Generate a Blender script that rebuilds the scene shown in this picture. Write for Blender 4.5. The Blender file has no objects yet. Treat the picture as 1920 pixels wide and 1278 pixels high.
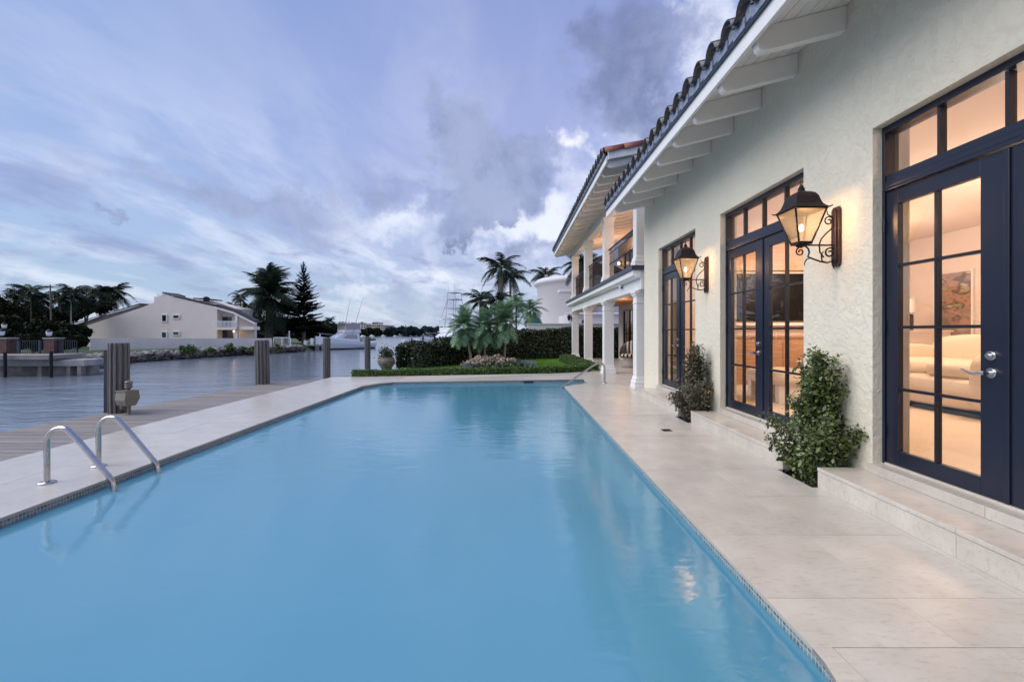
import bpy, math, random
import numpy as np
from mathutils import Vector, Matrix
random.seed(7); RNG = np.random.default_rng(11)
S = bpy.context.scene
COL = S.collection
R = math.radians

# ---------------------------------------------------------------- camera
F, CX, CY, EYE = 853.0, 960.0, 621.0, 1.33       # lens in pixels of the 1920 wide frame, vanishing point, eye height
cam = bpy.data.cameras.new('camera'); cam.sensor_width = 36; cam.lens = F/1920*36
cam.shift_y = -(639-CY)/1920; cam.clip_end = 6000; cam.clip_start = .05
camo = bpy.data.objects.new('camera', cam); COL.objects.link(camo)
camo.location = (0, 0, EYE); camo.rotation_euler = (R(90), 0, 0); S.camera = camo

def P(px, py, Y):                                  # surveying helper: a point seen at a pixel, at a known distance
    return Vector(((px-CX)/F*Y, Y, EYE-(py-CY)/F*Y))
def s2l(c): return tuple((v/255/12.92 if v <= 10 else ((v/255+.055)/1.055)**2.4) for v in c)
def D(px, py): return Vector((px-CX, F, -(py-CY))).normalized()

# ---------------------------------------------------------------- world: dusk sky with broken cloud
S.view_settings.view_transform = 'Standard'; S.view_settings.look = 'None'
S.view_settings.gamma = 1; S.view_settings.use_curve_mapping = False; S.view_settings.exposure = 1.02
S.render.engine = 'CYCLES'
S.cycles.use_denoising = True
S.cycles.max_bounces = 8; S.cycles.diffuse_bounces = 4; S.cycles.glossy_bounces = 4; S.cycles.transparent_max_bounces = 24
S.cycles.transmission_bounces = 4; S.cycles.caustics_reflective = False; S.cycles.caustics_refractive = False
S.cycles.sample_clamp_indirect = 4; S.cycles.sample_clamp_direct = 2.5
SUN_EL, SUN_AZ = R(43), R(-103)                    # azimuth measured from +Y towards +X: light comes from the canal side
W = bpy.data.worlds.new('World'); S.world = W; W.use_nodes = True
nt = W.node_tree; N = nt.nodes; L = nt.links
for n in list(N): N.remove(n)
def nd(t, **k):
    n = N.new(t)
    for a, v in k.items(): setattr(n, a, v)
    return n
def mth(op, a, b=None, c=None, clamp=False):
    n = nd('ShaderNodeMath', operation=op); n.use_clamp = clamp
    for i, v in enumerate((a, b, c)):
        if v is None: continue
        if isinstance(v, (int, float)): n.inputs[i].default_value = v
        else: L.new(v, n.inputs[i])
    return n.outputs[0]
def mixc(f, a, b):
    n = nd('ShaderNodeMix', data_type='RGBA')
    for i, v in ((0, f), (6, a), (7, b)):
        if isinstance(v, (int, float)): n.inputs[i].default_value = v
        elif isinstance(v, tuple): n.inputs[i].default_value = (*v[:3], 1)
        else: L.new(v, n.inputs[i])
    return n.outputs[2]
def mrange(v, a, b, c=0., d=1.):
    n = nd('ShaderNodeMapRange', interpolation_type='SMOOTHSTEP')
    L.new(v, n.inputs[0])
    for i, x in enumerate((a, b, c, d)): n.inputs[i+1].default_value = x
    return n.outputs[0]
tc = nd('ShaderNodeTexCoord'); G = tc.outputs['Generated']
sep = nd('ShaderNodeSeparateXYZ'); L.new(G, sep.inputs[0]); dx, dy, dz = sep.outputs
ramp = nd('ShaderNodeValToRGB'); L.new(dz, ramp.inputs[0])
stops = [(0, (190, 203, 228)), (.07, (184, 197, 228)), (.2, (184, 194, 234)), (.36, (173, 184, 233)), (.5, (160, 174, 227)), (.62, (148, 165, 221)), (1, (122, 145, 208))]
el = ramp.color_ramp.elements
el[0].position = 0; el[0].color = (*s2l(stops[0][1]), 1); el[1].position = 1; el[1].color = (*s2l(stops[-1][1]), 1)
for p_, c_ in stops[1:-1]:
    e = el.new(p_); e.color = (*s2l(c_), 1)
base = ramp.outputs[0]
left = mrange(dx, 0.05, -.75)
tint = nd('ShaderNodeMix', data_type='RGBA', blend_type='MULTIPLY'); L.new(mth('MULTIPLY', left, .8), tint.inputs[0]); L.new(base, tint.inputs[6]); tint.inputs[7].default_value = (.74, .93, .95, 1)
base = tint.outputs[2]
# cloud sheet: direction projected on a plane overhead
zz = mth('ADD', mth('MAXIMUM', dz, 0.), .16)
px_, py_ = mth('DIVIDE', dx, zz), mth('DIVIDE', dy, zz)
cmb = nd('ShaderNodeCombineXYZ'); L.new(px_, cmb.inputs[0]); L.new(py_, cmb.inputs[1])
def noise(vec, scale, detail, rough, dist=0., off=(0, 0, 0), scl=(1, 1, 1), rot=0.):
    m = nd('ShaderNodeMapping'); L.new(vec, m.inputs[0]); m.inputs[1].default_value = off; m.inputs[3].default_value = scl; m.inputs[2].default_value = (0, 0, rot)
    n = nd('ShaderNodeTexNoise'); L.new(m.outputs[0], n.inputs[0]); n.inputs['Scale'].default_value = scale
    n.inputs['Detail'].default_value = detail; n.inputs['Roughness'].default_value = rough; n.inputs['Distortion'].default_value = dist
    return n.outputs[0]
wn = nd('ShaderNodeTexNoise'); L.new(G, wn.inputs[0]); wn.inputs['Scale'].default_value = 6.5; wn.inputs['Detail'].default_value = 8; wn.inputs['Roughness'].default_value = .6
wv = nd('ShaderNodeVectorMath', operation='MULTIPLY_ADD'); L.new(wn.outputs[1], wv.inputs[0]); wv.inputs[1].default_value = (.36, .1, .30); 
wo_ = nd('ShaderNodeVectorMath', operation='ADD'); L.new(G, wo_.inputs[0]); wo_.inputs[1].default_value = (-.18, -.05, -.15); L.new(wo_.outputs[0], wv.inputs[2])
sw_ = nd('ShaderNodeSeparateXYZ'); L.new(wv.outputs[0], sw_.inputs[0])
AZ = mth('ARCTAN2', sw_.outputs[0], sw_.outputs[1])
EL = mth('ARCTAN2', sw_.outputs[2], mth('POWER', mth('ADD', mth('POWER', sw_.outputs[0], 2), mth('POWER', sw_.outputs[1], 2)), .5))
def blob(px, py, ra, re=None):
    """soft elliptical patch of the sky round a bearing, its outline broken up by turbulence"""
    d = D(px, py); re = re or ra; a0, e0 = math.atan2(d.x, d.y), math.asin(d.z)
    u = mth('MULTIPLY', mth('SUBTRACT', AZ, a0), 1/R(ra)); v = mth('MULTIPLY', mth('SUBTRACT', EL, e0), 1/R(re))
    r = mth('POWER', mth('ADD', mth('MULTIPLY', u, u), mth('MULTIPLY', v, v)), .5)
    return mrange(r, 1., 0.)
def add(*a):
    o = a[0]
    for b in a[1:]: o = mth('ADD', o, b)
    return o
wisp = noise(cmb.outputs[0], 1.5, 9, .56, .5, (3.1, 1.7, 0), (1.5, .5, 1), R(-32))
wisp2 = noise(cmb.outputs[0], 3.2, 10, .6, .3, (7.7, 2.2, 0), (1, .6, 1), R(-24))
fine = noise(G, 5.5, 12, .62, .25, (1.3, 4.4, .6))
mid = noise(G, 3.1, 10, .58, .4, (5.2, .4, 2.1))
lowband = mrange(dz, .5, .12)
lf = mrange(dx, .1, -.62, 1., .75)
bright = mth('MULTIPLY', mrange(add(wisp, mth('MULTIPLY', wisp2, .5)), .66, .92), mth('MULTIPLY', add(mth('MULTIPLY', lowband, .8), .2), lf))
c1 = mixc(mth('MULTIPLY', bright, .9), base, (.88, .92, 1.08))
greyw = mth('MULTIPLY', mrange(add(wisp2, mth('MULTIPLY', mid, .6)), .74, 1.0), add(mth('MULTIPLY', lowband, .7), .12))
c2 = mixc(greyw, c1, s2l((140, 152, 200)))
# luminous gaps
gl = add(mth('MULTIPLY', blob(1000, 418, 9, 4.5), .95), mth('MULTIPLY', blob(930, 440, 6, 4), .5), mth('MULTIPLY', blob(1060, 440, 5, 8), .6), mth('MULTIPLY', blob(700, 532, 9, 2.4), .7), mth('MULTIPLY', blob(850, 500, 5, 2.5), .8), mth('MULTIPLY', blob(1310, 60, 5, 10), .8), mth('MULTIPLY', blob(1100, 350, 5, 5), .5), mth('MULTIPLY', blob(660, 400, 15, 7), .38),
         mth('MULTIPLY', blob(975, 540, 6, 3), .55), mth('MULTIPLY', blob(860, 140, 9, 16), .3), mth('MULTIPLY', blob(1160, 260, 5, 4), .5), mth('MULTIPLY', blob(760, 430, 8, 3), .45), mth('MULTIPLY', blob(90, 530, 14, 1.8), .4))
glow = mrange(mth('ADD', mth('MULTIPLY', gl, .7), mth('MULTIPLY', mth('SUBTRACT', fine, .5), 1.1)), .10, .72)
glow = mth('MULTIPLY', glow, mrange(gl, 0., .4))
c3 = mixc(mth('MULTIPLY', glow, .82), c2, (1.04, 1.07, 1.17))
# heavy grey masses
dk = add(mth('MULTIPLY', blob(915, 320, 9, 8), .8), mth('MULTIPLY', blob(850, 215, 6, 8), .5), mth('MULTIPLY', blob(1010, 330, 8, 5), .7), mth('MULTIPLY', blob(1110, 190, 9, 11), .62), mth('MULTIPLY', blob(1200, 70, 10, 12), .56), mth('MULTIPLY', blob(1210, 230, 6, 8), .6),
         mth('MULTIPLY', blob(905, 412, 4.2, 2.2), 1.), mth('MULTIPLY', blob(715, 350, 6, 4), .45), mth('MULTIPLY', blob(820, 395, 7, 3.4), .6), mth('MULTIPLY', blob(1020, 480, 6, 3), .6), mth('MULTIPLY', blob(560, 440, 9, 2.4), .4), mth('MULTIPLY', blob(780, 540, 6, 2.6), .5), mth('MULTIPLY', blob(180, 412, 2.4, 1), .6), mth('MULTIPLY', blob(620, 508, 5, 1.8), .45), mth('MULTIPLY', blob(470, 375, 14, 3.4), .42), mth('MULTIPLY', blob(330, 330, 12, 3), .3), mth('MULTIPLY', blob(620, 300, 7, 4), .25), mth('MULTIPLY', blob(690, 575, 16, 1.6), .35))
edge = mth('MULTIPLY', mth('SUBTRACT', add(fine, mth('MULTIPLY', mid, .7)), .85), 1.5)
dkm = mrange(mth('ADD', dk, edge), .12, .68)
dkm = mth('MULTIPLY', dkm, mrange(dk, .0, .25))
dcol = mixc(mrange(add(fine, mth('MULTIPLY', wisp2, .4)), .52, .86), s2l((122, 132, 174)), s2l((172, 182, 218)))
c4 = mixc(mth('MULTIPLY', dkm, .95), c3, dcol)
sp_ = mth('MULTIPLY', blob(1088, 281, 2.6, 2.2), .9)
c5 = mixc(sp_, c4, (1.1, 1.1, 1.18))
low = mixc(mth('MULTIPLY', mrange(dz, .16, .0), .35), c5, s2l((176, 196, 222)))
sky = nd('ShaderNodeTexSky', sky_type='NISHITA'); sky.sun_disc = False; sky.sun_elevation = SUN_EL; sky.sun_rotation = SUN_AZ
bg1 = nd('ShaderNodeBackground'); L.new(sky.outputs[0], bg1.inputs[0]); bg1.inputs[1].default_value = .01
bg2 = nd('ShaderNodeBackground'); L.new(low, bg2.inputs[0]); bg2.inputs[1].default_value = .435
ad = nd('ShaderNodeAddShader'); L.new(bg1.outputs[0], ad.inputs[0]); L.new(bg2.outputs[0], ad.inputs[1])
wo = nd('ShaderNodeOutputWorld'); L.new(ad.outputs[0], wo.inputs[0])
sun = bpy.data.lights.new('sun', 'SUN'); sun.energy = 1.5; sun.angle = R(60); sun.color = (1, .95, .88)
suno = bpy.data.objects.new('sun', sun); COL.objects.link(suno)
sd = Vector((math.sin(SUN_AZ)*math.cos(SUN_EL), math.cos(SUN_AZ)*math.cos(SUN_EL), math.sin(SUN_EL)))
suno.rotation_euler = sd.to_track_quat('Z', 'Y').to_euler()

# ---------------------------------------------------------------- materials
M = {}
def mat(name, col, rough=.7, metal=0., var=0., vscale=3., bump=0., bscale=60., bdetail=4, col2=None, objvar=0., spec=.5, coat=0., stretch=(1, 1, 1), emit=None, estr=0., extra=None, vrough=.55):
    m = bpy.data.materials.new(name); m.use_nodes = True; t = m.node_tree; n = t.nodes; l = t.links
    b = n['Principled BSDF']; b.inputs['Base Color'].default_value = (*col, 1); b.inputs['Roughness'].default_value = rough
    b.inputs['Metallic'].default_value = metal; b.inputs['Specular IOR Level'].default_value = spec; b.inputs['Coat Weight'].default_value = coat
    c = n.new('ShaderNodeTexCoord'); mp = n.new('ShaderNodeMapping'); mp.inputs[3].default_value = stretch; l.new(c.outputs['Object'], mp.inputs[0])
    cur = None
    if var or col2:
        t1 = n.new('ShaderNodeTexNoise'); t1.inputs['Scale'].default_value = vscale; t1.inputs['Detail'].default_value = 8; t1.inputs['Roughness'].default_value = vrough
        l.new(mp.outputs[0], t1.inputs[0])
        r = n.new('ShaderNodeValToRGB'); r.color_ramp.elements[0].position = .3; r.color_ramp.elements[1].position = .7
        c2 = col2 or tuple(min(1, v*(1+var)) for v in col)
        c1 = col if col2 else tuple(v*(1-var) for v in col)
        r.color_ramp.elements[0].color = (*c1, 1); r.color_ramp.elements[1].color = (*c2, 1); l.new(t1.outputs[0], r.inputs[0]); cur = r.outputs[0]
    if objvar:
        oi = n.new('ShaderNodeObjectInfo'); mr = n.new('ShaderNodeMapRange'); l.new(oi.outputs['Random'], mr.inputs[0])
        mr.inputs[3].default_value = 1-objvar; mr.inputs[4].default_value = 1+objvar
        mx = n.new('ShaderNodeVectorMath'); mx.operation = 'SCALE'
        if cur: l.new(cur, mx.inputs[0])
        else: mx.inputs[0].default_value = col
        l.new(mr.outputs[0], mx.inputs['Scale']); cur = mx.outputs[0]
    if cur: l.new(cur, b.inputs['Base Color'])
    if bump:
        t2 = n.new('ShaderNodeTexNoise'); t2.inputs['Scale'].default_value = bscale; t2.inputs['Detail'].default_value = bdetail; l.new(mp.outputs[0], t2.inputs[0])
        bp = n.new('ShaderNodeBump'); bp.inputs['Strength'].default_value = bump; bp.inputs['Distance'].default_value = .01; l.new(t2.outputs[0], bp.inputs['Height']); l.new(bp.outputs[0], b.inputs['Normal'])
    if emit: b.inputs['Emission Color'].default_value = (*emit, 1); b.inputs['Emission Strength'].default_value = estr
    if extra: extra(m, t, n, l, b, mp)
    M[name] = m; return m

def stucco_x(m, t, n, l, b, mp):
    # trowelled skip texture: patches of raised plaster with short curved ridges
    nz = n.new('ShaderNodeTexNoise'); nz.inputs['Scale'].default_value = 12; nz.inputs['Detail'].default_value = 5; nz.inputs['Distortion'].default_value = 1.2; l.new(mp.outputs[0], nz.inputs[0])
    vo = n.new('ShaderNodeTexVoronoi'); vo.feature = 'DISTANCE_TO_EDGE'; vo.inputs['Scale'].default_value = 13
    wv = n.new('ShaderNodeVectorMath'); wv.operation = 'MULTIPLY_ADD'; l.new(nz.outputs[1], wv.inputs[0]); wv.inputs[1].default_value = (.35, .35, .35); l.new(mp.outputs[0], wv.inputs[2]); l.new(wv.outputs[0], vo.inputs[0])
    mr = n.new('ShaderNodeMapRange'); mr.inputs[1].default_value = 0; mr.inputs[2].default_value = .09; l.new(vo.outputs[0], mr.inputs[0])
    msk = n.new('ShaderNodeMapRange'); msk.inputs[1].default_value = .45; msk.inputs[2].default_value = .6; l.new(nz.outputs[0], msk.inputs[0])
    f = n.new('ShaderNodeTexNoise'); f.inputs['Scale'].default_value = 55; f.inputs['Detail'].default_value = 3; l.new(mp.outputs[0], f.inputs[0])
    a = n.new('ShaderNodeMath'); a.operation = 'MULTIPLY'; l.new(mr.outputs[0], a.inputs[0]); l.new(msk.outputs[0], a.inputs[1])
    a2 = n.new('ShaderNodeMath'); a2.operation = 'MULTIPLY_ADD'; l.new(f.outputs[0], a2.inputs[0]); a2.inputs[1].default_value = .45; l.new(a.outputs[0], a2.inputs[2])
    a3 = n.new('ShaderNodeMath'); a3.operation = 'MULTIPLY_ADD'; l.new(nz.outputs[0], a3.inputs[0]); a3.inputs[1].default_value = 1.4; l.new(a2.outputs[0], a3.inputs[2])
    bp = n.new('ShaderNodeBump'); bp.inputs['Strength'].default_value = .42; bp.inputs['Distance'].default_value = .008; l.new(a3.outputs[0], bp.inputs['Height']); l.new(bp.outputs[0], b.inputs['Normal'])
mat('stucco', (.71, .665, .55), .85, var=.035, vscale=1.6, extra=stucco_x, spec=.25)
mat('smooth_plaster', (.70, .66, .60), .75, var=.04, vscale=2, bump=.12, bscale=40)
mat('white_paint', (.76, .76, .76), .5, var=.03, vscale=5, bump=.08, bscale=30)
mat('soffit_paint', (.80, .77, .73), .6, var=.03, vscale=5, bump=.05, bscale=40)
mat('timber_ceiling', (.58, .27, .13), .5, var=.2, vscale=3, stretch=(8, 1, 8))
def stone_x(m, t, n, l, b, mp):
    v = n.new('ShaderNodeTexNoise'); v.inputs['Scale'].default_value = 22; v.inputs['Detail'].default_value = 6; v.inputs['Roughness'].default_value = .7
    mp2 = n.new('ShaderNodeMapping'); mp2.inputs[3].default_value = (.55, 1.6, 1); l.new(mp.outputs[0], mp2.inputs[0]); l.new(mp2.outputs[0], v.inputs[0])
    r = n.new('ShaderNodeMapRange'); r.inputs[1].default_value = .52; r.inputs[2].default_value = .72; r.inputs[3].default_value = 1; r.inputs[4].default_value = .74; l.new(v.outputs[0], r.inputs[0])
    src = b.inputs['Base Color'].links[0].from_socket
    sc = n.new('ShaderNodeVectorMath'); sc.operation = 'SCALE'; l.new(src, sc.inputs[0]); l.new(r.outputs[0], sc.inputs['Scale']); l.new(sc.outputs[0], b.inputs['Base Color'])
    bp = n.new('ShaderNodeBump'); bp.inputs['Strength'].default_value = .25; bp.inputs['Distance'].default_value = .004; l.new(v.outputs[0], bp.inputs['Height']); l.new(bp.outputs[0], b.inputs['Normal'])
mat('limestone', (.49, .45, .39), .30, col2=(.60, .56, .50), vscale=3.4, objvar=.035, extra=stone_x, spec=.75)
mat('joint', (.46, .42, .36), .9)
mat('door_paint', (.008, .011, .026), .32, var=.12, vscale=6, spec=.55)
mat('muntin_paint', (.007, .008, .016), .35)
mat('steel', (.50, .49, .48), .24, 1., var=.18, vscale=9, bump=.05, bscale=80)
mat('nickel', (.55, .55, .57), .25, 1.)
mat('dark_iron', (.022, .018, .016), .5, .5, var=.3, vscale=20)
mat('rust_iron', (.028, .017, .016), .5, .4, var=.4, vscale=25, bump=.1)
mat('oiled_plate', (.05, .027, .025), .5, .2, var=.35, vscale=14)
mat('roof_tile', (.010, .010, .013), .28, col2=(.030, .018, .018), vscale=5, objvar=.25, bump=.2, bscale=40, spec=.6)
mat('red_tile', (.16, .035, .03), .5, col2=(.24, .075, .05), vscale=5, objvar=.2, bump=.2, bscale=40)
mat('flashing', (.05, .06, .085), .35, .6, var=.2, vscale=8)
mat('mortar', (.20, .24, .33), .8, var=.3, vscale=22)
mat('dock_wood', (.25, .225, .21), .8, var=.22, vscale=3, stretch=(1, 14, 4), objvar=.12, bump=.4, bscale=8)
mat('pile_wood', (.155, .145, .135), .8, var=.35, vscale=3, stretch=(14, 14, .8), bump=.5, bscale=10)
mat('plank_dark', (.035, .04, .055), .8, var=.2)  # dark blue-grey of the fender plank
mat('box_metal', (.19, .17, .145), .5, .2, var=.15, vscale=6)
mat('lens', (.6, .57, .5), .3)
mat('trunk', (.16, .13, .105), .85, var=.35, vscale=6, stretch=(1, 1, 5), bump=.5, bscale=18)
mat('trunk_pale', (.34, .31, .28), .85, var=.3, vscale=6, stretch=(1, 1, 6), bump=.5, bscale=18)
mat('soil', (.02, .016, .012), 1.)
mat('turf', (.12, .26, .03), .9, col2=(.19, .36, .05), vscale=6, bump=.5, bscale=90)
mat('bank_grass', (.04, .07, .02), .95, col2=(.08, .12, .035), vscale=1.2, bump=.5, bscale=20)
mat('rock', (.22, .2, .18), .9, col2=(.42, .38, .34), vscale=2, bump=.6, bscale=6)
mat('wet_rock', (.02, .018, .016), .8, col2=(.06, .05, .042), vscale=2, bump=.6, bscale=6)
mat('concrete', (.26, .255, .25), .85, col2=(.42, .41, .4), vscale=1.2, bump=.3, bscale=14)
mat('stained_concrete', (.10, .075, .055), .85, col2=(.40, .38, .35), vscale=.9, bump=.3, bscale=14)
mat('brick', (.12, .058, .056), .85, var=.2, vscale=8, objvar=.15)
mat('far_white', (.79, .71, .67), .85, var=.04, vscale=.6)
mat('fence_white', (.84, .76, .72), .85, var=.05, vscale=.6)
mat('villa_white', (.67, .65, .69), .85, var=.03, vscale=.3)
mat('far_roof', (.06, .055, .065), .8, var=.2, vscale=1)
mat('condo', (.62, .55, .47), .85, var=.1, vscale=.4)
mat('dark_glass', (.015, .02, .03), .12, spec=.8)
mat('boat_white', (.78, .80, .84), .22, coat=.5)
mat('boat_grey', (.42, .37, .36), .3)
mat('awning_green', (.02, .12, .085), .7)
mat('terracotta', (.26, .215, .19), .8, col2=(.10, .085, .08), vscale=7, bump=.3, bscale=12)
mat('cushion_dark', (.012, .011, .014), .9)
mat('cushion_cream', (.60, .52, .42), .9)
mat('wicker', (.32, .27, .25), .8, var=.3, vscale=30, bump=.6, bscale=60)
mat('room_wall', (.76, .65, .57), .9)
mat('room_floor', (.66, .53, .38), .5, var=.05)
mat('sofa_cloth', (.74, .62, .48), .95, bump=.2, bscale=120)
mat('marble_brown', (.45, .34, .28), .35, col2=(.16, .10, .08), vscale=9)
mat('honey_wood', (.42, .24, .14), .45, var=.2, vscale=3, stretch=(1, 1, 8))
mat('tv_black', (.006, .006, .007), .4, spec=.15)
mat('linen', (.80, .74, .70), .9)
mat('vase_black', (.012, .01, .01), .2)
mat('tank_floor', (.62, .88, .92), .8, var=.03, vscale=2)
mat('glow_bulb', (1, .8, .55), .5, emit=(1, .66, .34), estr=11)
mat('glow_soft', (1, .8, .55), .5, emit=(1, .62, .32), estr=9)

def leafmat(name, c1, c2, trans=.3, rough=.45, spec=.3):
    m = bpy.data.materials.new(name); m.use_nodes = True; t = m.node_tree; n = t.nodes; l = t.links
    b = n['Principled BSDF']; b.inputs['Roughness'].default_value = rough; b.inputs['Specular IOR Level'].default_value = spec
    a = n.new('ShaderNodeAttribute'); a.attribute_name = 'tone'
    r = n.new('ShaderNodeMix'); r.data_type = 'RGBA'; l.new(a.outputs['Fac'], r.inputs[0]); r.inputs[6].default_value = (*c1, 1); r.inputs[7].default_value = (*c2, 1)
    l.new(r.outputs[2], b.inputs['Base Color'])
    tr = n.new('ShaderNodeBsdfTranslucent'); l.new(r.outputs[2], tr.inputs[0])
    mx = n.new('ShaderNodeMixShader'); mx.inputs[0].default_value = trans; l.new(b.outputs[0], mx.inputs[1]); l.new(tr.outputs[0], mx.inputs[2])
    l.new(mx.outputs[0], n['Material Output'].inputs[0]); M[name] = m
leafmat('leaf_hedge', (.012, .020, .009), (.13, .17, .08), .12, .25, .6)
leafmat('leaf_low', (.03, .07, .018), (.22, .36, .10), .25, .35)
leafmat('leaf_shrub', (.018, .034, .010), (.26, .34, .11), .2, .25, .6)
leafmat('leaf_grey', (.06, .06, .035), (.24, .22, .15), .2, .35)
leafmat('leaf_dark', (.007, .012, .007), (.045, .060, .028), .12, .6, .1)
leafmat('leaf_far', (.018, .034, .036), (.045, .07, .068), .1, .7)
leafmat('leaf_palm', (.010, .016, .012), (.035, .055, .030), .2, .6, .1)
leafmat('leaf_palm_bright', (.04, .10, .05), (.14, .26, .11), .25, .4)
leafmat('leaf_blue', (.06, .15, .08), (.34, .50, .33), .3, .45)
leafmat('leaf_pine', (.006, .010, .008), (.02, .028, .018), .1, .6, .05)
leafmat('leaf_grass', (.15, .32, .035), (.30, .48, .09), .3, .5)
leafmat('petal_peach', (.55, .40, .32), (.80, .70, .60), .3, .6)
leafmat('leaf_silver', (.16, .20, .24), (.34, .40, .46), .2, .6)
leafmat('leaf_dead', (.06, .045, .04), (.16, .12, .10), .2, .7)

def thin_glass(name, tint, refl=1., rough=0.):
    m = bpy.data.materials.new(name); m.use_nodes = True; t = m.node_tree; n = t.nodes; l = t.links
    n.remove(n['Principled BSDF']); o = n['Material Output']
    tr = n.new('ShaderNodeBsdfTransparent'); tr.inputs[0].default_value = (*tint, 1)
    g = n.new('ShaderNodeBsdfGlossy'); g.inputs['Roughness'].default_value = rough; g.inputs[0].default_value = (refl, refl, refl, 1)
    fr = n.new('ShaderNodeFresnel'); fr.inputs[0].default_value = 1.75
    ge = n.new('ShaderNodeNewGeometry'); ff = n.new('ShaderNodeMath'); ff.operation = 'MULTIPLY_ADD'; l.new(ge.outputs['Backfacing'], ff.inputs[0]); ff.inputs[1].default_value = -1; ff.inputs[2].default_value = 1
    fm = n.new('ShaderNodeMath'); fm.operation = 'MULTIPLY'; l.new(fr.outputs[0], fm.inputs[0]); l.new(ff.outputs[0], fm.inputs[1])
    mx = n.new('ShaderNodeMixShader'); l.new(fm.outputs[0], mx.inputs[0]); l.new(tr.outputs[0], mx.inputs[1]); l.new(g.outputs[0], mx.inputs[2]); l.new(mx.outputs[0], o.inputs[0]); M[name] = m
thin_glass('window_glass', (.95, .95, .95), .9)
def seeded(name):
    thin_glass(name, (.95, .86, .72), .8, .12)
    m = M[name]; t = m.node_tree; n = t.nodes; l = t.links
    d = n.new('ShaderNodeBsdfTranslucent'); d.inputs[0].default_value = (.95, .82, .62, 1)
    mx = n.new('ShaderNodeMixShader'); src = n['Material Output'].inputs[0].links[0].from_socket
    nz = n.new('ShaderNodeTexNoise'); nz.inputs['Scale'].default_value = 90; mr = n.new('ShaderNodeMapRange'); mr.inputs[1].default_value = .35; mr.inputs[2].default_value = .65; mr.inputs[3].default_value = .16; mr.inputs[4].default_value = .32
    l.new(nz.outputs[0], mr.inputs[0]); l.new(mr.outputs[0], mx.inputs[0]); l.new(src, mx.inputs[1]); l.new(d.outputs[0], mx.inputs[2]); l.new(mx.outputs[0], n['Material Output'].inputs[0])
seeded('seeded_glass')

def water_mat(name, body, tint, alpha, bumps, rough, ior=1.33):
    """surface that mirrors the sky by Fresnel, scatters a little of its own colour and lets the rest through"""
    m = bpy.data.materials.new(name); m.use_nodes = True; t = m.node_tree; n = t.nodes; l = t.links
    n.remove(n['Principled BSDF']); o = n['Material Output']
    c = n.new('ShaderNodeTexCoord'); h = None
    for sc_, st, amp in bumps:
        mp = n.new('ShaderNodeMapping'); mp.inputs[3].default_value = st; l.new(c.outputs['Object'], mp.inputs[0])
        z = n.new('ShaderNodeTexNoise'); z.inputs['Scale'].default_value = sc_; z.inputs['Detail'].default_value = 4; z.inputs['Distortion'].default_value = .6; l.new(mp.outputs[0], z.inputs[0])
        a = n.new('ShaderNodeMath'); a.operation = 'MULTIPLY'; l.new(z.outputs[0], a.inputs[0]); a.inputs[1].default_value = amp
        if h is None: h = a.outputs[0]
        else:
            s = n.new('ShaderNodeMath'); l.new(h, s.inputs[0]); l.new(a.outputs[0], s.inputs[1]); h = s.outputs[0]
    bp = n.new('ShaderNodeBump'); bp.inputs['Strength'].default_value = 1; bp.inputs['Distance'].default_value = 1; l.new(h, bp.inputs['Height'])
    df = n.new('ShaderNodeBsdfDiffuse'); df.inputs[0].default_value = (*body, 1)
    tr = n.new('ShaderNodeBsdfTransparent'); tr.inputs[0].default_value = (*tint, 1)
    m1 = n.new('ShaderNodeMixShader'); m1.inputs[0].default_value = alpha; l.new(tr.outputs[0], m1.inputs[1]); l.new(df.outputs[0], m1.inputs[2])
    g = n.new('ShaderNodeBsdfGlossy'); g.inputs['Roughness'].default_value = rough; l.new(bp.outputs[0], g.inputs['Normal'])
    fr = n.new('ShaderNodeFresnel'); fr.inputs[0].default_value = ior; l.new(bp.outputs[0], fr.inputs['Normal'])
    mx = n.new('ShaderNodeMixShader'); l.new(fr.outputs[0], mx.inputs[0]); l.new(m1.outputs[0], mx.inputs[1]); l.new(g.outputs[0], mx.inputs[2]); l.new(mx.outputs[0], o.inputs[0]); M[name] = m
water_mat('pool_water', (.17, .55, .77), (.50, .86, .97), .55, [(1.2, (1, 1.6, 1), .006), (5, (.6, 1.7, 1), .0026), (18, (.6, 1.6, 1), .0004)], .085, 2.3)
water_mat('canal_water', (.22, .27, .33), (0, 0, 0), 1., [(.12, (.6, 2.2, 1), .10), (.45, (.8, 1.4, 1), .05), (1.8, (.7, 1.5, 1), .030), (6, (.7, 1.4, 1), .004)], .16, 1.6)

def mosaic_x(m, t, n, l, b, mp):
    br = n.new('ShaderNodeTexBrick'); br.offset = 0; br.inputs['Scale'].default_value = 1; br.inputs['Mortar Size'].default_value = .003
    br.inputs['Brick Width'].default_value = .026; br.inputs['Row Height'].default_value = .026; br.inputs['Color1'].default_value = (.10, .15, .18, 1); br.inputs['Color2'].default_value = (.26, .31, .33, 1); br.inputs['Mortar'].default_value = (.45, .47, .45, 1); br.inputs['Bias'].default_value = 0
    sx = n.new('ShaderNodeSeparateXYZ'); l.new(mp.outputs[0], sx.inputs[0]); cb = n.new('ShaderNodeCombineXYZ')
    ad = n.new('ShaderNodeMath'); l.new(sx.outputs[0], ad.inputs[0]); l.new(sx.outputs[1], ad.inputs[1]); l.new(ad.outputs[0], cb.inputs[0]); l.new(sx.outputs[2], cb.inputs[1])
    l.new(cb.outputs[0], br.inputs[0]); l.new(br.outputs[0], b.inputs['Base Color'])
mat('mosaic', (.1, .1, .1), .2, extra=mosaic_x)
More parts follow.
